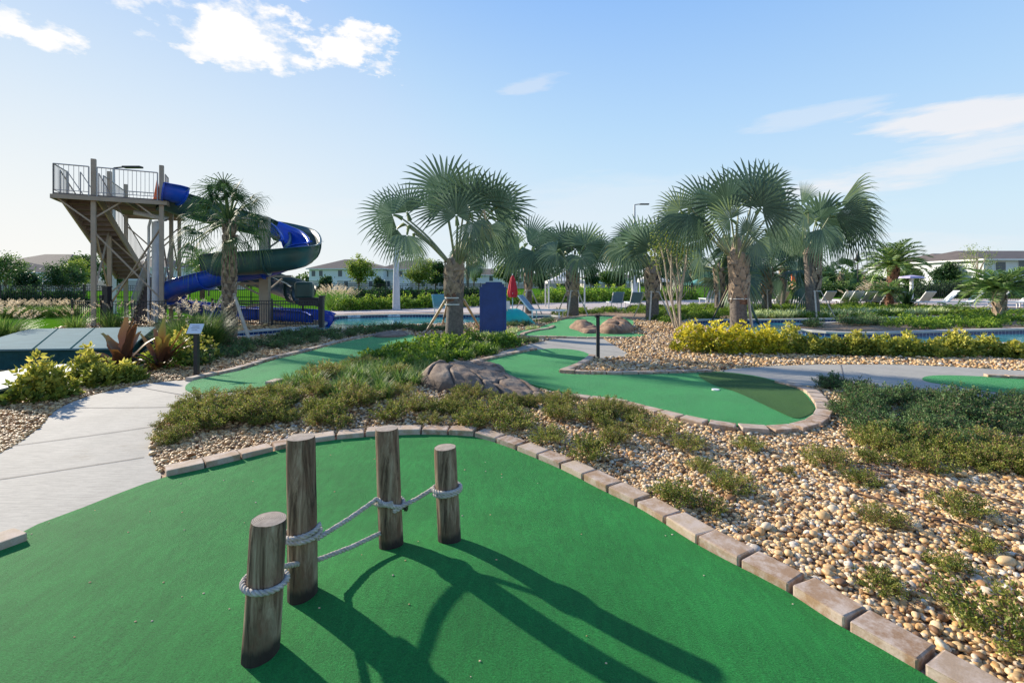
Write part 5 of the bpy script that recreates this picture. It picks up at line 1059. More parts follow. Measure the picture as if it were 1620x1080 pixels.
def ledge(label, outline, spine, mat, seed, cell=(.42, .3), rot=0.0, step=.025):
    """moulded concrete rock: outline on the ground in photo pixels; spine = (pixel point, height) pairs; joints split it into worn blocks"""
    ring = poly_from(outline, 3); ring3 = np.array(ring); g0 = Vector((float(ring3[:, 0].mean()), float(ring3[:, 1].mean()), 0)); g0.z = hgt(g0.x, g0.y)
    V, T = cdt([ring], step); V = np.array([(v[0], v[1]) for v in V]); d = np.full(len(V), 9.)
    for i in range(len(ring3)):
        a_, b_ = ring3[i - 1], ring3[i]; ab = b_ - a_; t = np.clip(((V - a_) @ ab) / max(ab @ ab, 1e-9), 0, 1); d = np.minimum(d, np.linalg.norm(V - a_ - t[:, None] * ab, axis=1))
    sp = [(G(*p), h) for p, h in spine]; W_ = np.array([[1 / (((v[0] - p.x) ** 2 + (v[1] - p.y) ** 2) + .01) ** 1.5 for p, h in sp] for v in V]); hh = (W_ @ np.array([h for p, h in sp])) / W_.sum(1); out = []; cr = []
    for (x, y), dd, h in zip(V, d, hh):
        wx = x * math.cos(rot) + y * math.sin(rot); wy = -x * math.sin(rot) + y * math.cos(rot); q = Vector((wx / cell[0] + .35 * mnoise.noise(Vector((x, y, seed)) * 2), wy / cell[1] + .35 * mnoise.noise(Vector((y, x, seed)) * 2), seed)); vd, vp = mnoise.voronoi(q)
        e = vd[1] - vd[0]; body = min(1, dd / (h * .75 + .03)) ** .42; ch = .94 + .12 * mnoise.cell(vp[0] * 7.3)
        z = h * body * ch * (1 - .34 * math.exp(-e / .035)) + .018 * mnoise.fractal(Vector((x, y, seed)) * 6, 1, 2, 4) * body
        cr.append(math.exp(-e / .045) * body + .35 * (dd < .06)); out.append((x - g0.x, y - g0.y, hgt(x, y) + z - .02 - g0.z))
    C = V[np.array([t[:3] for t in T])].mean(1); k = in_poly(C, ring); me = bpy.data.meshes.new('sculpted_rock'); me.from_pydata(out, [], [t for i, t in enumerate(T) if k[i]]); bm = bmesh.new(); bm.from_mesh(me); bmesh.ops.recalc_face_normals(bm, faces=bm.faces); bm.to_mesh(me); bm.free(); me.polygons.foreach_set('use_smooth', [True] * len(me.polygons)); me.materials.append(mat); ca = me.attributes.new('tint', 'FLOAT', 'POINT'); ca.data.foreach_set('value', cr)
    return tag(link('sculpted_rock', me, None, g0), label, 'rock')
ledge('brown sculpted rock ledge tapering along the left end of the middle green', [(662, 606), (684, 618), (720, 624), (770, 629), (815, 633), (858, 636), (866, 628), (838, 614), (806, 601), (776, 592), (748, 586), (715, 588), (684, 593)], [((690, 603), .32), ((722, 607), .30), ((760, 606), .22), ((800, 614), .17), ((845, 627), .11)], ROCK, 3.3, (.34, .8), .35, .018)
ledge('small brown rock lobe where the ledge meets the paver edging', [(728, 588), (760, 590), (790, 596), (800, 588), (775, 581), (745, 580)], [((762, 587), .2)], ROCK, 8.1, (.4, .4), 0)
ledge('tan striped rock mound at the right end of the far green', [(946, 527), (965, 530), (990, 529), (1003, 526), (1000, 519), (985, 514), (965, 514), (950, 520)], [((974, 522), .40), ((992, 524), .4), ((955, 525), .35)], ROCK_T, 5.2, (.35, .9), .5, .05)
ledge('low tan rock cluster in the middle of the far green', [(900, 520), (912, 524), (925, 529), (945, 528), (950, 524), (935, 519), (915, 514), (903, 516)], [((920, 521), .34), ((940, 525), .18), ((906, 518), .2)], ROCK_T, 6.7, (.4, .6), .5, .05)
ledge('flat grey rock at the back end of the pale left green', [(588, 534), (610, 536), (640, 534), (648, 529), (630, 526), (600, 529)], [((620, 531), .12)], ROCK, 9.4, (.6, .6), 0, .05)

# ------------------------------------------------------------------ signs
def hole_sign(px, py_b, py_t, label, plate=True, w=.26):
    g = G(px, py_b); t = H + (HY - py_t) * g.y / F; root = empty('hole_sign', g, label, 'sign', 'small course signs'); mb = MB(); mb.box(g + Vector((0, 0, (t - g.z) / 2 - .04)), (.07, .07, t - g.z)); mb.build('post', BLACK, root, .004)
    Mx = Matrix.Rotation(math.radians(58), 3, 'X'); c = g + Vector((0, -.03, t - g.z - .03))
    if plate:
        mb = MB(); mb.box(c, (w, w * .78, .02), M=Mx); mb.build('plate', PLATE, root, .004); mb = MB(); u = Mx @ Vector((0, 0, 1)); v = Mx @ Vector((0, 1, 0)); x = Vector((1, 0, 0)); q = c + u * .0115
        for j, (a, wd) in enumerate(((.045, .5), (.01, .62), (-.03, .4))): mb.bar(q + v * a - x * w * wd / 2, q + v * a + x * w * wd / 2, .002, .016, up=u)
        mb.build('lettering', INK, root)
    else: mb = MB(); mb.box(c + Vector((-.01, .02, .02)), (w * .42, .12, .03), M=Matrix.Rotation(-.3, 3, 'X')); mb.build('plate', BLACK, root)
hole_sign(311, 598, 517, 'black sign post with pale tilted plate beside the path at left', w=.24); hole_sign(946, 568, 499, 'black sign post seen from behind at the centre path', False); hole_sign(776, 511, 476, 'small sign with pale plate before the blue panel', w=.2)

# ------------------------------------------------------------------ vault covers
def vault(pts, zt, zb, label, top, seams, name='vault_cover', hinge=True):
    """pts: pixels of the top's corners seen at height zt"""
    W_ = [G(x, y, zt) for x, y in pts]; base = [(p.x, p.y) for p in W_]; c = sum(W_, Vector()) / len(W_); root = empty(name, (c.x, c.y, 0), label, 'vault cover', 'green vault covers')
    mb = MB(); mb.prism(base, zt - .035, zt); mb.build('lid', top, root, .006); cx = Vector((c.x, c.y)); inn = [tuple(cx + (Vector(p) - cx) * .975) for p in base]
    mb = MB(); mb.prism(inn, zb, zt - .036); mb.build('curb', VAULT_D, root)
    for (a, b) in seams:
        A_, B_ = G(a[0], a[1], zt), G(b[0], b[1], zt); mb = MB(); mb.bar((A_.x, A_.y, zt + .001), (B_.x, B_.y, zt + .001), .03, .006); mb.build('seam', VAULT_D, root)
    return root, W_
vr, vw = vault([(-60, 553), (205, 550), (246, 517), (45, 520), (-10, 536)], .42, .0, 'large flat green vault cover with two seams, at left below the tower', VAULT, [((52, 552), (92, 519.5)), ((112, 551), (150, 518.5))])
for px in (112, 150):
    p = G(px, 553, .36); mb = MB(); mb.tube([p + Vector((-.08, -.02, 0)), p + Vector((-.08, -.05, 0)), p + Vector((.08, -.05, 0)), p + Vector((.08, -.02, 0))], .008, 6); mb.build('handle', LAMPG, vr)
vault([(-90, 640), (-60, 604), (0, 588), (62, 577), (126, 575), (133, 580), (90, 592), (0, 615)], .2, 0, 'low pale vault cover with rounded end at the left edge', VAULT_L, [((62, 577), (40, 605))])
mb = MB(); g = G(228, 562); mb.tube([g + Vector((-.35, 0, .02)), g + Vector((-.25, 0, .25)), g + Vector((0, 0, .33)), g + Vector((.25, 0, .24)), g + Vector((.35, 0, .02))], .035, 8); tag(mb.build('black_pipe', BLACK, org=g), 'short arched black pipe at the right end of the large vault cover', 'pipe')

# ------------------------------------------------------------------ slide tower
TA = Vector((-15.85, 18.2, 0)); TU = Vector((1.85, 1.0, 0)).normalized(); TV = Vector((-TU.y, TU.x, 0)); DZ = 4.98
def T_(u, v, z): return TA + TU * u + TV * v + Vector((0, 0, z))
root = empty('slide_tower', TA, 'tan steel tower with open stairs and railed deck at the top of the water slide', 'tower')
for u, v, z in ((0, 0, 6.35), (2.1, 0, 6.35), (0, 2.3, 6.35), (0, 5.3, 6.35), (2.1, 5.3, 5.0), (2.1, 2.6, 5.0)):
    mb = MB(); mb.box(T_(u, v, z / 2), (.15, .15, z), math.atan2(TU.y, TU.x)); mb.box(T_(u, v, .02), (.4, .4, .04), math.atan2(TU.y, TU.x)); mb.build('post', TAN, root, .01)
mb = MB(); mb.prism([T_(*a, 0).xy for a in ((-1.12, -.1), (2.25, -.1), (2.25, 5.4), (-.1, 5.4), (-.1, 1.5), (-1.12, 1.5))], DZ - .07, DZ); mb.build('deck', TAN_D, root)
mb = MB()
for a, b in (((-1.12, -.16), (2.3, -.16)), ((2.31, -.1), (2.31, 5.4)), ((-1.18, -.1), (-1.18, 1.5)), ((-.1, 5.46), (2.3, 5.46)), ((1.0, -.1), (1.0, 5.3)), ((0, 2.3), (2.2, 2.3))): mb.bar(T_(*a, DZ - .14), T_(*b, DZ - .14), .07, .16)
mb.build('deck_beam', TAN, root)
def railing(root, pts, h=1.05, sp=.13, mat=STEEL, name='railing', post_r=.02):
    mb = MB()
    for a, b in zip(pts, pts[1:]):
        a, b = Vector(a), Vector(b); up = Vector((0, 0, 1)); mb.tube([a + up * h, b + up * h], .024, 6); mb.tube([a + up * .1, b + up * .1], .014, 5); n = max(1, int((b - a).length / sp))
        for i in range(n + 1): p = a.lerp(b, i / n); big = i in (0, n); mb.tube([p + up * (.1 if not big else -.1), p + up * h], .024 if big else .011, 4 if not big else 6)
    return mb.build(name, mat, root)
railing(root, [T_(-1.12, 1.5, DZ), T_(-1.12, -.1, DZ), T_(-.12, -.1, DZ)]); railing(root, [T_(.12, -.1, DZ), T_(1.98, -.1, DZ)]); railing(root, [T_(2.2, .15, DZ), T_(2.2, .9, DZ)]); railing(root, [T_(2.2, 2.7, DZ), T_(2.2, 5.3, DZ), T_(.0, 5.3, DZ)]); railing(root, [T_(-.05, 1.6, DZ), T_(-.05, 5.2, DZ)])
def flight(root, a, b, wdir, w, n):
    a, b, wd = Vector(a), Vector(b), Vector(wdir).normalized(); mb = MB()
    for s in (-1, 1): o = wd * s * w / 2; mb.bar(a + o, b + o, .06, .28)
    mb.build('stringer', TAN, root); mb = MB(); dr = (b - a); rot = math.atan2(dr.y, dr.x)
    for i in range(n): p = a.lerp(b, (i + .5) / n); mb.box(p + Vector((0, 0, .02)), (.30, w - .08, .05), rot); mb.box(p + Vector((0, 0, -.07)) - Vector((dr.x, dr.y, 0)).normalized() * -.13, (.02, w - .1, .15), rot)
    mb.build('treads', TAN_D, root)
    for s in (-1, 1): o = wd * s * (w / 2 + .02); railing(root, [a + o, b + o], .95, .14, STEEL, 'handrail')
flight(root, T_(-.55, .6, DZ), T_(.35, 4.6, 1.95), TU, 1.1, 17)
mb = MB(); mb.prism([T_(*a, 0).xy for a in ((-.3, 4.6), (1.9, 4.6), (1.9, 5.2 + .6), (-.3, 5.8))], 1.86, 1.95); mb.build('landing', TAN_D, root)
flight(root, T_(1.4, 4.6, 1.9), T_(1.35, 1.8, .1), TU, 1.0, 10)
for a, b in ((((0, 0), 3.9), ((0, 2.3), 1.2)), (((0, 0), 1.2), ((0, 2.3), 3.9)), (((-1.05, 0), 4.8), ((0, 0), 3.9)), (((0, 0), 3.6), ((2.1, 0), 1.0)), (((2.1, 0), 3.9), ((.1, 2.3), .9)), (((0, 2.3), 3.6), ((2.1, 2.6), 1.2)), (((0, 2.3), 1.2), ((2.1, 2.6), 3.6)), (((2.1, 0), 3.6), ((2.1, 2.6), 1.2)), (((2.1, 0), 1.2), ((2.1, 2.6), 3.6)), (((2.1, 2.6), 4.0), ((2.1, 5.3), 2.0)), (((0, 5.3), 4.4), ((2.1, 5.3), 2.2)), (((0, 5.3), 2.2), ((2.1, 5.3), 4.4)), (((0, 0), 4.1), ((.9, 0), 4.85)), (((2.1, 0), 4.1), ((1.2, 0), 4.85))):
    mb = MB(); mb.bar(T_(*a[0], a[1]), T_(*b[0], b[1]), .055); mb.build('brace', TAN, root)
# round white drain pipe with two downpipes
mb = MB(); p = Vector(((246 - CX) * 20 / F, 20, 0)); mb.tube([p, p + Vector((0, 0, 4.2))], .13, 14); mb.tube([p + Vector((-.28, 0, 0)), p + Vector((-.28, 0, 4.0)), p + Vector((-.2, 0, 4.3))], .05, 8); mb.tube([p + Vector((0, 0, 4.15)), p + Vector((.3, .3, 4.35)), p + Vector((-.6, -.4, 4.55))], .10, 10)
tag(mb.build('water_pipe', LAMPG, org=p), 'thick white vertical water pipe beside the tower right post', 'pipe')
mb = MB(); p = T_(1.95, .05, DZ); mb.tube([p, p + Vector((0, 0, .04))], .18, 4); mb.tube([p + Vector((0, 0, .04)), p + Vector((0, 0, .78))], [.13, .02], 16); tag(mb.build('traffic_cone', ORANGE, org=p), 'orange traffic cone standing on the tower deck', 'cone')
mb = MB(); p = T_(-.8, .9, DZ); 
for s in (-.2, .2): mb.bar(p + TU * s, p + TU * s + TV * .0 + Vector((.0, 0, 1.0)), .03); mb.bar(p + TU * s + Vector((0, 0, 1.0)), p + TU * (s + .55) , .03)
tag(mb.build('ladder_frame', STEEL, org=p), 'small grey folding frame on the left end of the tower deck', 'frame')

# ------------------------------------------------------------------ water slide
def flume(root, pts, mat, name, w=.52, depth=.62, lean=0, seg=8, lip=.07, rim=True, ups=None):
    """open half-pipe swept along rim-centre points; joints show as ribs"""
    P = catmull(pts, seg); rows = []; ribs = []; m = len(P)
    prof = [(-w - lip, .0), (-w, .0)] + [(-w * math.cos(a) ** .8 if math.cos(a) > 0 else w * abs(math.cos(a)) ** .8, -depth * math.sin(a) ** .9 if math.sin(a) > 0 else 0) for a in [PI * i / 12 for i in range(1, 12)]] + [(w, 0), (w + lip, 0)]
    th = .03; inner = prof; outer = [(x * (1 + th / w), y - th) for x, y in prof][::-1]; full = inner + outer
    for i, p in enumerate(P):
        t = (P[min(i + 1, m - 1)] - P[max(i - 1, 0)]); t.z *= 1; t.normalize(); s = Vector((t.y, -t.x, 0)).normalized(); u = s.cross(t); u = u if u.z > 0 else -u
        rows.append([p + s * x + u * y for x, y in full])
    o = solid_loft(rows, mat, name, root, True, True)
    for i in range(0, m, seg * 2):
        mb = MB(); ring = [p + (p - P[i]) * .05 for p in rows[i][len(inner):]]; t = (P[min(i + 1, m - 1)] - P[max(i - 1, 0)]).normalized() * .03; k = len(ring)
        out2 = [p + (p - P[i]) * .06 for p in ring]; mb.add([q - t for q in out2] + [q + t for q in out2] + [q - t for q in rows[i][len(inner):]] + [q + t for q in rows[i][len(inner):]], [(j, j + 1, k + j + 1, k + j) for j in range(k - 1)] + [(2 * k + j, 2 * k + j + 1, j + 1, j) for j in range(k - 1)] + [(k + j, k + j + 1, 3 * k + j + 1, 3 * k + j) for j in range(k - 1)]); mb.build('joint_rib', mat, root)
    return o
SC_ = at(418, 397, 20.3); root = empty('water_slide', (SC_.x, SC_.y, 0), 'twisting water slide with green outer flume, blue inner run and tan centre column', 'water slide')
green = [at(*q) for q in ((262, 296, 19.5), (300, 308, 19.9), (345, 325, 20.6), (400, 343, 21.8), (440, 354, 22.6), (478, 366, 22.3), (497, 378, 20.9))]
gp = catmull(green, 8)
flume(root, [at(262, 298, 19.8), at(300, 312, 20.4), at(345, 326, 21.4), at(400, 341, 22.6), at(445, 350, 23.0), at(476, 362, 22.4), at(483, 380, 20.6), at(468, 390, 19.3), at(420, 397, 18.75), at(368, 401, 18.9), at(344, 404, 20.1), at(352, 410, 21.8), at(395, 420, 22.8), at(440, 436, 22.6), at(470, 447, 22.0), at(482, 453, 21.6)], GREENP, 'green_flume', .56, .85)
flume(root, [at(262, 292, 19.2), at(275, 295, 19.35), at(288, 299, 19.6)], BLUEP, 'blue_flume', .5, .6)
flume(root, [at(428, 348, 21.3), at(456, 362, 20.9), at(468, 380, 20.0), at(455, 400, 19.9), at(415, 415, 19.9), at(370, 422, 20.0), at(325, 432, 20.1), at(288, 443, 20.4), at(268, 457, 21.1), at(278, 470, 22.3), at(315, 478, 22.9), at(360, 484, 22.4), at(420, 487, 21.5), at(470, 489, 20.6), at(500, 492, 20.0), at(512, 497, 19.6)], BLUEP, 'blue_flume', .46, .62)
mb = MB(); mb.box(at(482, 459, 21.4), (.75, .8, .75), .3); mb.build('splash_box', GREENP, root, .12)
mb = MB(); cpos = Vector(((419 - CX) * 20.0 / F, 20.0, 0)); mb.box(cpos + Vector((0, 0, 2.2)), (.36, .36, 4.4), .2); mb.box(cpos + Vector((0, 0, .03)), (.6, .6, .06), .2); mb.build('column', TAN, root, .01)
for a, b in (((419, 352, 20), (372, 342, 21.6)), ((419, 372, 20), (448, 378, 20.6)), ((421, 395, 20), (448, 376, 20.6)), ((419, 371, 20), (376, 345, 21.4)), ((419, 434, 20), (376, 434, 20.2)), ((419, 448, 20), (376, 449, 20.2)), ((419, 455, 20), (376, 436, 20.2)), ((419, 470, 20), (380, 450, 20.2)), ((421, 437, 20), (460, 437, 21.4)), ((421, 462, 20), (446, 441, 21.2)), ((421, 478, 20), (448, 486, 20.4)), ((419, 480, 20), (390, 486, 20.4))):
    mb = MB(); mb.bar(at(*a), at(*b), .10 if abs(a[1] - b[1]) < 8 else .06); mb.build('support_arm', TAN, root)
# low posts holding the run-out
for px, d in ((285, 22.2), (345, 22.6), (465, 20.6)):
    mb = MB(); p = Vector(((px - CX) * d / F, d, 0)); mb.box(p + Vector((0, 0, .18)), (.12, .12, .36)); mb.build('run_out_leg', TAN, root)

# ------------------------------------------------------------------ fences
def fence(pts, h, label, sp=.11, post_sp=2.4, mat=BLACK, pw=.05, bar=.018, split=True, rails=(.12, .88, 1.0)):
    root = empty('metal_fence', pts[0], label, 'fence', 'black metal fences'); up = Vector((0, 0, 1)); mb = MB(); pk = MB()
    for a, b in zip(pts, pts[1:]):
        a, b = Vector(a), Vector(b); l = (b - a).length
        for r_ in rails: mb.bar(a + up * h * r_, b + up * h * r_, .03, .03)
        for i in range(int(l / sp)): p = a.lerp(b, (i + .5) * sp / l); pk.bar(p + up * .08, p + up * (h * 1.0 if 1 else h), bar)
        n = max(1, round(l / post_sp))
        for i in range(n + (b == Vector(pts[-1]))): p = a.lerp(b, i / n); q = MB(); q.bar(p, p + up * (h + .06), pw); q.box(p + up * (h + .07), (pw * 1.4, pw * 1.4, .025)); q.build('fence_post', mat, root)
    mb.build('rail', mat, root); pk.build('pickets', mat, root); return root
def gp_(px, d): return Vector(((px - CX) * d / F, d, 0))
fence([gp_(-120, 28.5), gp_(0, 29), gp_(132, 30), gp_(255, 33)], 1.5, 'tall black picket fence across the left lawn', .12)
fence([gp_(300, 34), gp_(480, 40), gp_(610, 46), gp_(760, 50)], 1.6, 'tall black picket fence behind the slide and middle hedge', .14, 5, bar=.022)
fence([gp_(760, 50), gp_(900, 52), gp_(1060, 52), gp_(1240, 52)], 1.6, 'far black picket fence behind the shade tents', .16, 5, bar=.022)
fence([gp_(1400, 50), gp_(1540, 46), gp_(1700, 42)], 1.6, 'black picket fence in front of the right white houses', .16, 5, bar=.022)
fence([gp_(114, 18.8), gp_(160, 18.4)], .95, 'short black railing left of the tower front post', .11, 1.1, pw=.045); fence([gp_(176, 18.4), gp_(262, 18.6)], .95, 'short black railing between the tower gate post and the white pipe', .11, 2, pw=.045)
fence([gp_(336, 18.8), gp_(430, 18.2), gp_(508, 18.0)], .98, 'low black railing in front of the blue slide run-out', .10, 1.9, pw=.045)
for px, d, h, lab in ((169, 18.3, 1.5, 'thick black gate post at the foot of the slide tower'), (509, 17.9, 1.15, 'thick black gate post at the end of the blue run-out')):
    mb = MB(); p = gp_(px, d); mb.box(p + Vector((0, 0, h / 2)), (.2 if px < 200 else .14, .2, h)); mb.box(p + Vector((0, 0, h + .02)), (.24 if px < 200 else .18, .24, .04)); mb.box(p + Vector((-.12, -.11, h * .75)), (.12, .05, .16)); tag(mb.build('gate_post', BLACK, org=p), lab, 'gate post')
mb = MB(); p = gp_(492, 21); 
for s in (-.35, .35): mb.bar(p + Vector((s, 0, 0)), p + Vector((s, 0, 1.0)), .07)
mb.box(p + Vector((0, 0, .85)), (.85, .5, .35)); tag(mb.build('pump_unit', BLACK, org=p), 'dark pump box on legs under the end of the green flume', 'pump')

# ------------------------------------------------------------------ blue panel, turtle-green mound, parasols
d = 14.9; root = empty('blue_panel', gp_(780, d), 'tall dark blue board with arched top standing by the splash pool', 'panel'); w = 35 * d / F
xs = [(-.5, 0), (.5, 0)]; top = H + (HY - 446) * d / F
c0 = gp_(780, d); outl = [(-w / 2, .12), (w / 2, .12), (w / 2, top - .07), (w / 2 - .05, top - .07), (w / 2 - .07, top), (-w / 2 + .12, top), (-w / 2 + .10, top - .06), (-w / 2, top - .07)]
mb = MB(); n = len(outl); mb.add([c0 + Vector((x, -.03, z)) for x, z in outl] + [c0 + Vector((x, .03, z)) for x, z in outl], [tuple(range(n)), tuple(range(2 * n - 1, n - 1, -1))] + [(i, i + n, (i + 1) % n + n, (i + 1) % n) for i in range(n)]); mb.build('board', NAVY, root)
for s in (-1, 1): mb = MB(); mb.box(c0 + Vector((s * (w / 2 + .035), 0, top / 2 - .08)), (.07, .1, top - .14)); mb.build('post', NAVY, root, .006)
d = 19.5; c = gp_(815, d); root = empty('turquoise_slide', c, 'turquoise moulded tots slide behind the blue panel', 'play slide'); rows = []
for i in range(13):
    t = i / 12; px = 776 + (846 - 776) * t; zc = [.75, .95, 1.0, .92, .72, .6, .58, .60, .56, .48, .36, .2, .05][i]; yy = .55 * (math.sin(PI * min(1, .25 + t * .75)) + .2); p = gp_(px, d)
    rows.append([p + Vector((0, math.cos(a) * yy, max(0, math.sin(a)) * zc * (1 + .05 * math.sin(5 * a)))) for a in [PI * k / 14 for k in range(15)]])
solid_loft(rows, TEAL, 'body', root); mb = MB(); mb.tube([gp_(803, 19.2) + Vector((0, 0, .4)), gp_(800, 19.2) + Vector((0, 0, .95))], .03, 8); mb.box(gp_(801, 19.1) + Vector((0, 0, .78)), (.28, .05, .32)); mb.build('handle', TRIM, root)
def parasol_closed(px, d, z0, z1, label):
    p = gp_(px, d); root = empty('closed_parasol', p, label, 'parasol'); mb = MB(); mb.tube([p, p + Vector((0, 0, z1 + .08))], .025, 8); mb.build('pole', LAMPG, root); rows = []
    for i in range(11):
        t = i / 10; r = .02 + .22 * t ** .6 * (1 - .0 * t) * (1 if t < .8 else 1 - (t - .8) * 1.6); rows.append([p + Vector((math.cos(a) * r * (1 + .25 * math.cos(6 * a)), math.sin(a) * r * (1 + .25 * math.cos(6 * a)), z1 - (z1 - z0) * t)) for a in [2 * PI * k / 36 for k in range(36)]])
    solid_loft(rows, RED, 'canopy', root, True, True); mb = MB(); mb.tube([p + Vector((0, 0, z0 + .18)), p + Vector((0, 0, z0 + .22))], .17, 12); mb.build('tie', TRIM, root)
    mb = MB(); mb.tube([p, p + Vector((0, 0, .08))], .25, 16); mb.build('base', BLACK, root)
parasol_closed(811, 24, .95, 2.05, 'folded red parasol behind the turquoise tots slide')
def lamp(px, d, top_py, label, r=.09, arm=None, armlen=.8, head=True, base_r=None, group='tall lamp poles'):
    p = gp_(px, d); h = H + (HY - top_py) * d / F; root = empty('lamp_pole', p, label, 'lamp pole', group); mb = MB(); mb.tube([p, p + Vector((0, 0, h * .5)), p + Vector((0, 0, h))], [base_r or r * 1.6, r * 1.2, r * .7], 12); mb.tube([p, p + Vector((0, 0, .08))], (base_r or r * 1.6) * (1.06 if not head else 1.35), 12); mb.build('pole', LAMPG, root)
    if head:
        s = arm or 1; mb = MB(); q = p + Vector((0, 0, h)); mb.bar(q, q + Vector((s * armlen * .5, 0, .06)), .07); mb.box(q + Vector((s * armlen * .85, 0, .05)), (armlen * .8, .3, .1), 0); mb.build('lamp_head', BLACK, root, .02)
lamp(627, 29, 370, 'white lamp column rising into the large left palm fronds', .15, base_r=.24, head=False); lamp(1004, 42, 324, 'tallest grey lamp pole between the palms, head to the right', .11, base_r=.30, armlen=1.0)
lamp(180, 26, 266, 'lamp pole with long flat head behind the slide tower', .08, armlen=1.2); lamp(1318, 75, 415, 'slim distant lamp pole right of the wind-blown palm', .07, armlen=.9)
p = gp_(1357, 60); root = empty('street_lamp', p, 'black ornamental street lamp far off, left of the feather palm', 'street lamp'); mb = MB(); z = H + 48 * 60 / F; mb.tube([p, p + Vector((0, 0, z))], .07, 8); mb.build('pole', BLACK, root); mb = MB(); mb.tube([p + Vector((0, 0, z + .1)), p + Vector((0, 0, z - .3)), p + Vector((0, 0, z - .9)), p + Vector((0, 0, z - 1.1))], [.05, .14, .42, .12], 10); mb.build('lamp_shade', BLACK, root)

# shade tents
def tent(px0, px1, d, eave_py, peak_py, mat, label, depth=3.2, post_mat=None, name='shade_tent'):
    x0, x1 = gp_(px0, d).x, gp_(px1, d).x; ze, zp = H + (HY - eave_py) * d / F, H + (HY - peak_py) * d / F; c = Vector(((x0 + x1) / 2, d + depth / 2, 0)); root = empty(name, c, label, 'shade tent', 'pool shade tents'); q = [(x0, d), (x1, d), (x1, d + depth), (x0, d + depth)]
    mb = MB(); vs = [Vector((a, b, ze)) for a, b in q]; rows = [[v - Vector((0, 0, .18)) for v in vs] + [vs[0] - Vector((0, 0, .18))], vs + [vs[0]]]
    for t in (.35, .7, 1.0): rows.append([v.lerp(Vector((c.x, c.y, zp)), t) - Vector((0, 0, .12 * math.sin(PI * t) * (zp - ze))) for v in vs + [vs[0]]])
    solid_loft(rows, mat, 'canopy', root, False)
    for a, b in q: mb = MB(); mb.bar((a * .995 + c.x * .005, b, 0), (a * .995 + c.x * .005, b, ze), .09); mb.build('leg', post_mat or TRIM, root)
tent(868, 925, 31, 444, 429, CANV, 'white pitched shade tent behind the short fan palm', 3); tent(1012, 1062, 44, 443, 432, CANV, 'pale shade tent behind the chestnut-trunked palm', 3); tent(1094, 1134, 48, 448, 441, CANG, 'green pitched shade canopy left of the tallest palm', 3, BLACK)
p = gp_(1442, 34); root = empty('flat_parasol', p, 'flat lilac-topped parasol on a thick white post by the loungers', 'parasol'); mb = MB(); mb.box(p + Vector((0, 0, 1.05)), (.16, .16, 2.1)); mb.build('pole', TRIM, root, .01); mb = MB(); mb.tube([p + Vector((0, 0, 2.0)), p + Vector((0, 0, 2.12)), p + Vector((0, 0, 2.22))], [.75, .68, .1], 8, smooth=False); mb.build('canopy', plain('lilac_canvas', (.42, .38, .55), .7), root)

# loungers
def lounger(mat=SLING):
    root = empty('pool_lounger', (0, 0, 0)); mb = MB()
    for s in (-.3, .3): mb.bar((s, -.95, .32), (s, .45, .32), .045); mb.bar((s, .45, .32), (s, .98, .92), .045)
    for y in (-.95, .45): mb.bar((-.3, y, .32), (.3, y, .32), .04)
    mb.build('frame', TRIM, root); mb = MB(); mb.box((0, -.25, .335), (.56, 1.36, .025)); mb.build('seat', mat, root); mb = MB(); mb.box((0, .715, .635), (.56, .79, .03), tiltx=math.atan2(.6, .53)); mb.build('backrest', mat, root)
    for s in (-.28, .28):
        for y in (-.8, .35): mb = MB(); mb.bar((s, y, 0), (s, y, .31), .04); mb.build('leg', TRIM, root)
    return root
lp = lounger(); index_kids(lp); lb = lounger(SLINGB); index_kids(lb); first = [True, True]
def put_lounger(src, k, px, d, rz, label, s=1.15):
    if first[k]: o = src; first[k] = False
    else: o = copy_tree(src)
    o.location = gp_(px, d); o.rotation_euler.z = rz; o.scale = (s, s, s); return tag(o, label, 'lounger', 'pool loungers')
row = [(1184, 34), (1228, 36), (1262, 36), (1300, 36), (1330, 36), (1343, 35.5), (1362, 35), (1378, 34.5), (1393, 34), (1413, 34), (1452, 35)]
for i, (px, d) in enumerate(row): put_lounger(lp, 0, px, d, PI, '%s white lounger of the row with backs to the camera' % NTH[i])
for i, px in enumerate((1478, 1517, 1556, 1601, 1650)): put_lounger(lp, 0, px, 32, -1.9, '%s of the white loungers seen side-on at the right pool' % NTH[i], 1.25)
for px, d, lab in ((973, 32, 'blue lounger left of the tall lamp foot'), (1002, 32, 'blue lounger in front of the tall lamp foot'), (1120, 40, 'blue lounger under the green canopy, left'), (1138, 40, 'blue lounger under the green canopy, right'), (699, 26, 'blue lounger glimpsed left of the large palm trunk'), (858, 23, 'grey-blue lounger at the edge of the shrubs by the white tent')): put_lounger(lb, 1, px, d, PI if px != 858 else 1.2, lab)

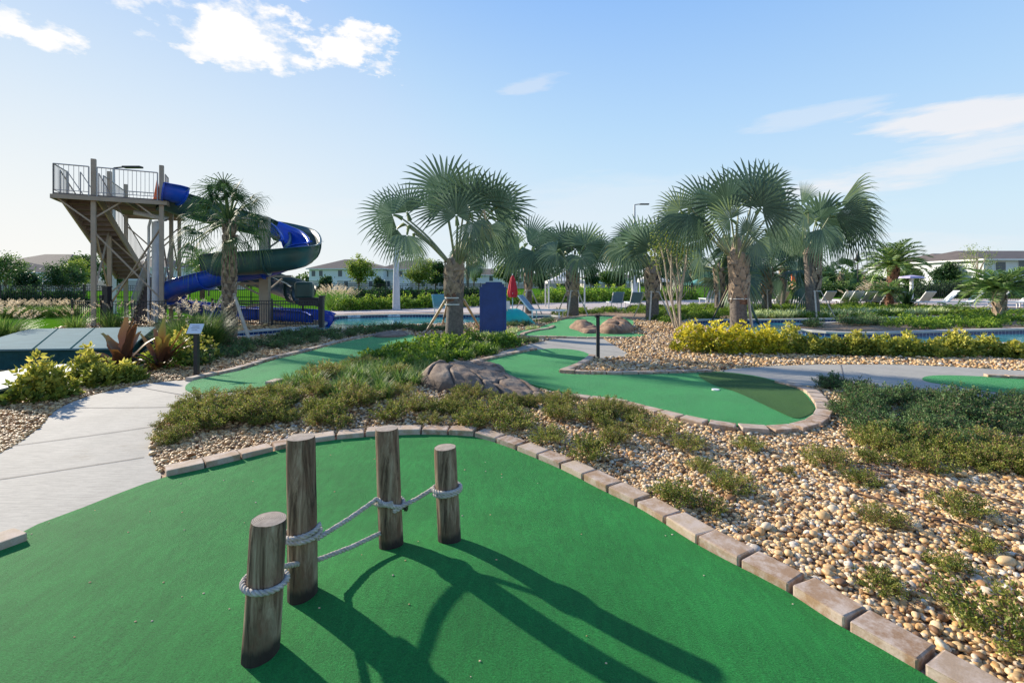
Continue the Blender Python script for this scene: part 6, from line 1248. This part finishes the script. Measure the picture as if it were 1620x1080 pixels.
# parked car, playground post, low pavilion
def car(px, d, label):
    p = gp_(px, d); root = empty('parked_car', p, label, 'car'); prof = [(-2.2, .35), (-2.25, .75), (-2.0, .95), (-1.3, 1.02), (-.8, 1.45), (.7, 1.5), (1.5, 1.05), (2.1, .98), (2.25, .7), (2.2, .35)]; rows = []
    for y, k in ((-.85, 1), (-.8, 1.0), (.8, 1.0), (.85, 1)): rows.append([p + Vector((x * (1 if abs(y) < .82 else .985), y, z if abs(y) < .82 else .35 + (z - .35) * .97)) for x, z in prof])
    mb = MB(); n = len(prof); vs = [q for r_ in rows for q in r_]; mb.add(vs, [(i * n + j, i * n + (j + 1) % n, (i + 1) * n + (j + 1) % n, (i + 1) * n + j) for i in range(3) for j in range(n)] + [tuple(range(n)), tuple(range(4 * n - 1, 3 * n - 1, -1))]); mb.build('body', TRIM, root)
    for s in (-1, 1): mb = MB(); mb.add([p + Vector((x, s * .856, z)) for x, z in ((-1.15, 1.02), (-.75, 1.38), (.62, 1.42), (1.25, 1.04))], [(0, 1, 2, 3)]); mb.build('side_window', GLASS, root)
    for x in (-1.4, 1.4):
        for s in (-1, 1): mb = MB(); mb.tube([p + Vector((x, s * .70, .33)), p + Vector((x, s * .9, .33))], .33, 16); mb.build('wheel', BLACK, root)
car(1191, 62, 'white parked car glimpsed between the palm trunks')
mb = MB(); p = gp_(1256, 60); mb.box(p + Vector((0, 0, 1.3)), (.5, .3, 2.6)); mb.box(p + Vector((0, 0, 2.7)), (.9, .3, .2)); tag(mb.build('playground_post', ORANGE, org=p), 'orange playground post between the slender and wind-blown palms', 'post')
p = gp_(1338, 95); root = empty('low_pavilion', p, 'low pavilion with orange-tan roof far behind the loungers', 'pavilion'); mb = MB(); mb.box(p + Vector((0, 0, 1.0)), (9, 5, 2.0)); mb.build('wall', WALLB, root); mb = MB(); mb.prism([(p.x - 5.5, p.y - 3.2), (p.x + 5.5, p.y - 3.2), (p.x + 5.5, p.y + 3.2), (p.x - 5.5, p.y + 3.2)], 2.0, 2.25); mb.add([p + Vector(v) for v in ((-5.5, -3.2, 2.25), (5.5, -3.2, 2.25), (5.5, 3.2, 2.25), (-5.5, 3.2, 2.25), (-3, 0, 3.2), (3, 0, 3.2))], [(0, 1, 5, 4), (2, 3, 4, 5), (1, 2, 5), (3, 0, 4)]); mb.build('roof', plain('clay_roof', (.48, .22, .11), .8), root)

# ------------------------------------------------------------------ houses
def house(px0, px1, d, eave_py, ridge_py, label, depth=11, wins=(), roof=None, ridge=(.3, .7), rot=0, lower=True, garage=None, ov=.6):
    x0, x1 = gp_(px0, d).x, gp_(px1, d).x; c = Vector(((x0 + x1) / 2, d, 0)); root = empty('white_house', c, label, 'house', 'houses beyond the fence'); W = x1 - x0; ze, zr = H + (HY - eave_py) * d / F, H + (HY - ridge_py) * d / F
    Mx = Matrix.Rotation(rot, 3, 'Z'); q = lambda x, y, z: c + Mx @ Vector((x, y, 0)) + Vector((0, 0, z)); pr = lambda m, xs, ys, z0, z1: m.add([q(x, y, z) for z in (z0, z1) for x, y in ((xs[0], ys[0]), (xs[1], ys[0]), (xs[1], ys[1]), (xs[0], ys[1]))], [(3, 2, 1, 0), (4, 5, 6, 7), (0, 1, 5, 4), (1, 2, 6, 5), (2, 3, 7, 6), (3, 0, 4, 7)])
    zl = ze * .48; mb = MB(); pr(mb, (-W / 2, W / 2), (0, depth), zl, ze); mb.build('wall', WALLW, root); mb = MB(); pr(mb, (-W / 2, W / 2), (0, depth), -.2, zl); mb.build('lower_wall', WALLB if lower else WALLW, root)
    mb = MB(); pr(mb, (-W / 2 - .03, W / 2 + .03), (-.06, depth), zl - .12, zl + .12); mb.build('band_course', TRIM, root)
    e0, e1 = -W / 2 - ov, W / 2 + ov; f0, f1 = -ov, depth + ov; r0_, r1_ = e0 + (e1 - e0) * ridge[0], e0 + (e1 - e0) * ridge[1]; ym = depth / 2
    mb = MB(); pr(mb, (e0, e1), (f0, f1), ze, ze + .2); mb.build('fascia', TRIM, root); mb = MB(); mb.add([q(e0, f0, ze + .203), q(e1, f0, ze + .203), q(e1, f1, ze + .203), q(e0, f1, ze + .203), q(r0_, ym, zr), q(r1_, ym, zr)], [(0, 1, 5, 4), (2, 3, 4, 5), (1, 2, 5), (3, 0, 4), (3, 2, 1, 0)]); mb.build('roof', roof or ROOF, root)
    for fx, fz, w, h in wins:
        x = -W / 2 + W * fx; z = ze * fz; fr_ = MB(); pr(fr_, (x - w / 2 - .1, x + w / 2 + .1), (-.05, .05), z - h / 2 - .1, z + h / 2 + .1); f = fr_.build('window', TRIM, root); g = MB(); g.add([q(x - w / 2, -.056, z - h / 2), q(x + w / 2, -.056, z - h / 2), q(x + w / 2, -.056, z + h / 2), q(x - w / 2, -.056, z + h / 2)], [(0, 1, 2, 3)]); g.bar(q(x - w / 2, -.07, z), q(x + w / 2, -.07, z), .05); g.build('pane', GLASS, f)
    if garage: x = -W / 2 + W * garage; mb = MB(); pr(mb, (x - 2.4, x + 2.4), (-.08, .05), 0, 2.3); mb.build('garage_door', TRIM, root)
    return root
wn = lambda n, z=.8, w=1.0, h=1.4: [((i + .5) / n, z, w, h) for i in range(n)]
house(-40, 104, 100, 424, 399, 'white two-storey house with grey hipped roof at the far left', 14, wn(4) + wn(3, .3), ridge=(.42, .72)); house(-70, 28, 88, 432, 412, 'lower grey-roofed house cut by the left edge', 12, wn(3), ROOF, (.2, .6))
house(186, 262, 105, 424, 406, 'white house seen through the slide tower legs', 12, wn(3) + wn(3, .3), ROOF_W, (.4, .6)); house(252, 345, 118, 432, 416, 'low white house between the tower and cabbage palm', 12, wn(3, .75), ROOF_W, (.1, .7)); house(110, 190, 120, 430, 414, 'white house partly behind the tower stairs', 12, wn(3), ROOF, (.3, .7))
house(489, 606, 118, 426, 408, 'white house with brown hipped roof right of the slide', 14, [(.06, .8, .9, 1.4), (.16, .8, .9, 1.4), (.42, .8, 1, 1.5), (.62, .8, 1, 1.5), (.85, .8, 1, 1.4)] + wn(3, .3), ROOF_W, (.36, .55), garage=.25); house(600, 712, 122, 427, 410, 'white house right of the lamp column', 14, wn(5) + wn(4, .3), ROOF_W, (.3, .6), garage=.3)
house(712, 790, 130, 436, 424, 'low brown-roofed house behind the large left palm trunk', 12, wn(3), ROOF_W, (.2, .8)); house(790, 880, 150, 440, 431, 'distant white house behind the red parasol', 12, wn(4), ROOF, (.2, .8)); house(925, 1010, 170, 441, 433, 'distant pale house behind the shade tents', 12, wn(4), ROOF_W, (.2, .8))
house(1556, 1760, 62, 412, 391, 'nearest white house with grey roof at the right edge', 14, [(.13, .83, 1.3, 1.2), (.30, .80, 1.1, 1.8), (.5, .8, 1.1, 1.6), (.1, .3, 1.2, 1.5), (.3, .3, 1.2, 1.5)], ROOF_W, (.2, .9), .0, lower=False)
house(1500, 1600, 80, 416, 397, 'white house with sloping grey roof behind the nearly bare tree', 14, wn(4) + wn(3, .3), ROOF, (.35, .8), lower=False); house(1448, 1530, 105, 421, 407, 'farthest of the right white houses, behind dark trees', 14, wn(4), ROOF, (.3, .8), lower=False); house(1395, 1462, 140, 434, 425, 'pale distant house behind the feather palm', 12, wn(4), ROOF_W, (.3, .7))

# a few stray pebbles and dry leaves lying on the nearest green
n = 60; P = np.stack([rng.uniform(-3.2, 2.2, n * 4), rng.uniform(1.9, 4.6, n * 4)], 1); P = P[in_poly(P, T1)][:n]; V0, F0 = ico(1); sets = []
for (x, y) in P: r = R.uniform(.0025, .006); sets.append((V0 * np.array([r * 1.3, r, r * .7]) + np.array([x, y, hgt(x, y) + .018]), F0, np.full(len(V0), R.uniform(.3, 1))))
V, Fc, t = join(sets); tag(link('turf_grit', mesh_np('turf_grit', V, Fc, M['pebble'], t, True)), 'tiny stray stones scattered on the nearest green', 'grit', kind='stuff')

# white depth plates set in the dark tile line
def depth_plate(px, py, txt, label):
    e = min(POOL_A, key=lambda q: (Vector(q) - G(px, py).xy).length); i = POOL_A.index(e); a, b = Vector(POOL_A[i - 1]), Vector(POOL_A[(i + 1) % len(POOL_A)]); t = (b - a).normalized(); nn = Vector((t.y, -t.x)); nn = nn if nn.y < 0 else -nn; p = Vector((e[0], e[1], -.045)) + Vector((nn.x, nn.y, 0)) * .04
    root = empty('depth_marker', p, label, 'depth sign', 'pool depth plates'); ang_ = math.atan2(-nn.x, nn.y) + PI; mb = MB(); mb.box(p, (.62, .012, .13), ang_); mb.build('plate', TRIM, root)
    c = bpy.data.curves.new('lettering', 'FONT'); c.body = txt; c.size = .15; c.align_x = 'CENTER'; c.align_y = 'CENTER'; c.extrude = .001; c.materials.append(NAVY); o = bpy.data.objects.new('lettering', c); COL.objects.link(o); o.parent = root; o.location = Vector((nn.x, nn.y, 0)) * .009; o.rotation_euler = (PI / 2, 0, ang_); me = bpy.data.meshes.new_from_object(o); bpy.data.objects.remove(o); me.materials.clear(); me.materials.append(NAVY); o = link('lettering', me, root, Vector((nn.x, nn.y, 0)) * .009); o.rotation_euler = (PI / 2, 0, ang_)
depth_plate(466, 519, '3 FT', 'white depth plate in the blue tiles nearest the cabbage palm'); depth_plate(562, 499, '3 FT', 'white depth plate in the far tiles left of the lamp column'); depth_plate(640, 497.5, '3 FT', 'white depth plate in the far tiles right of the lamp column')
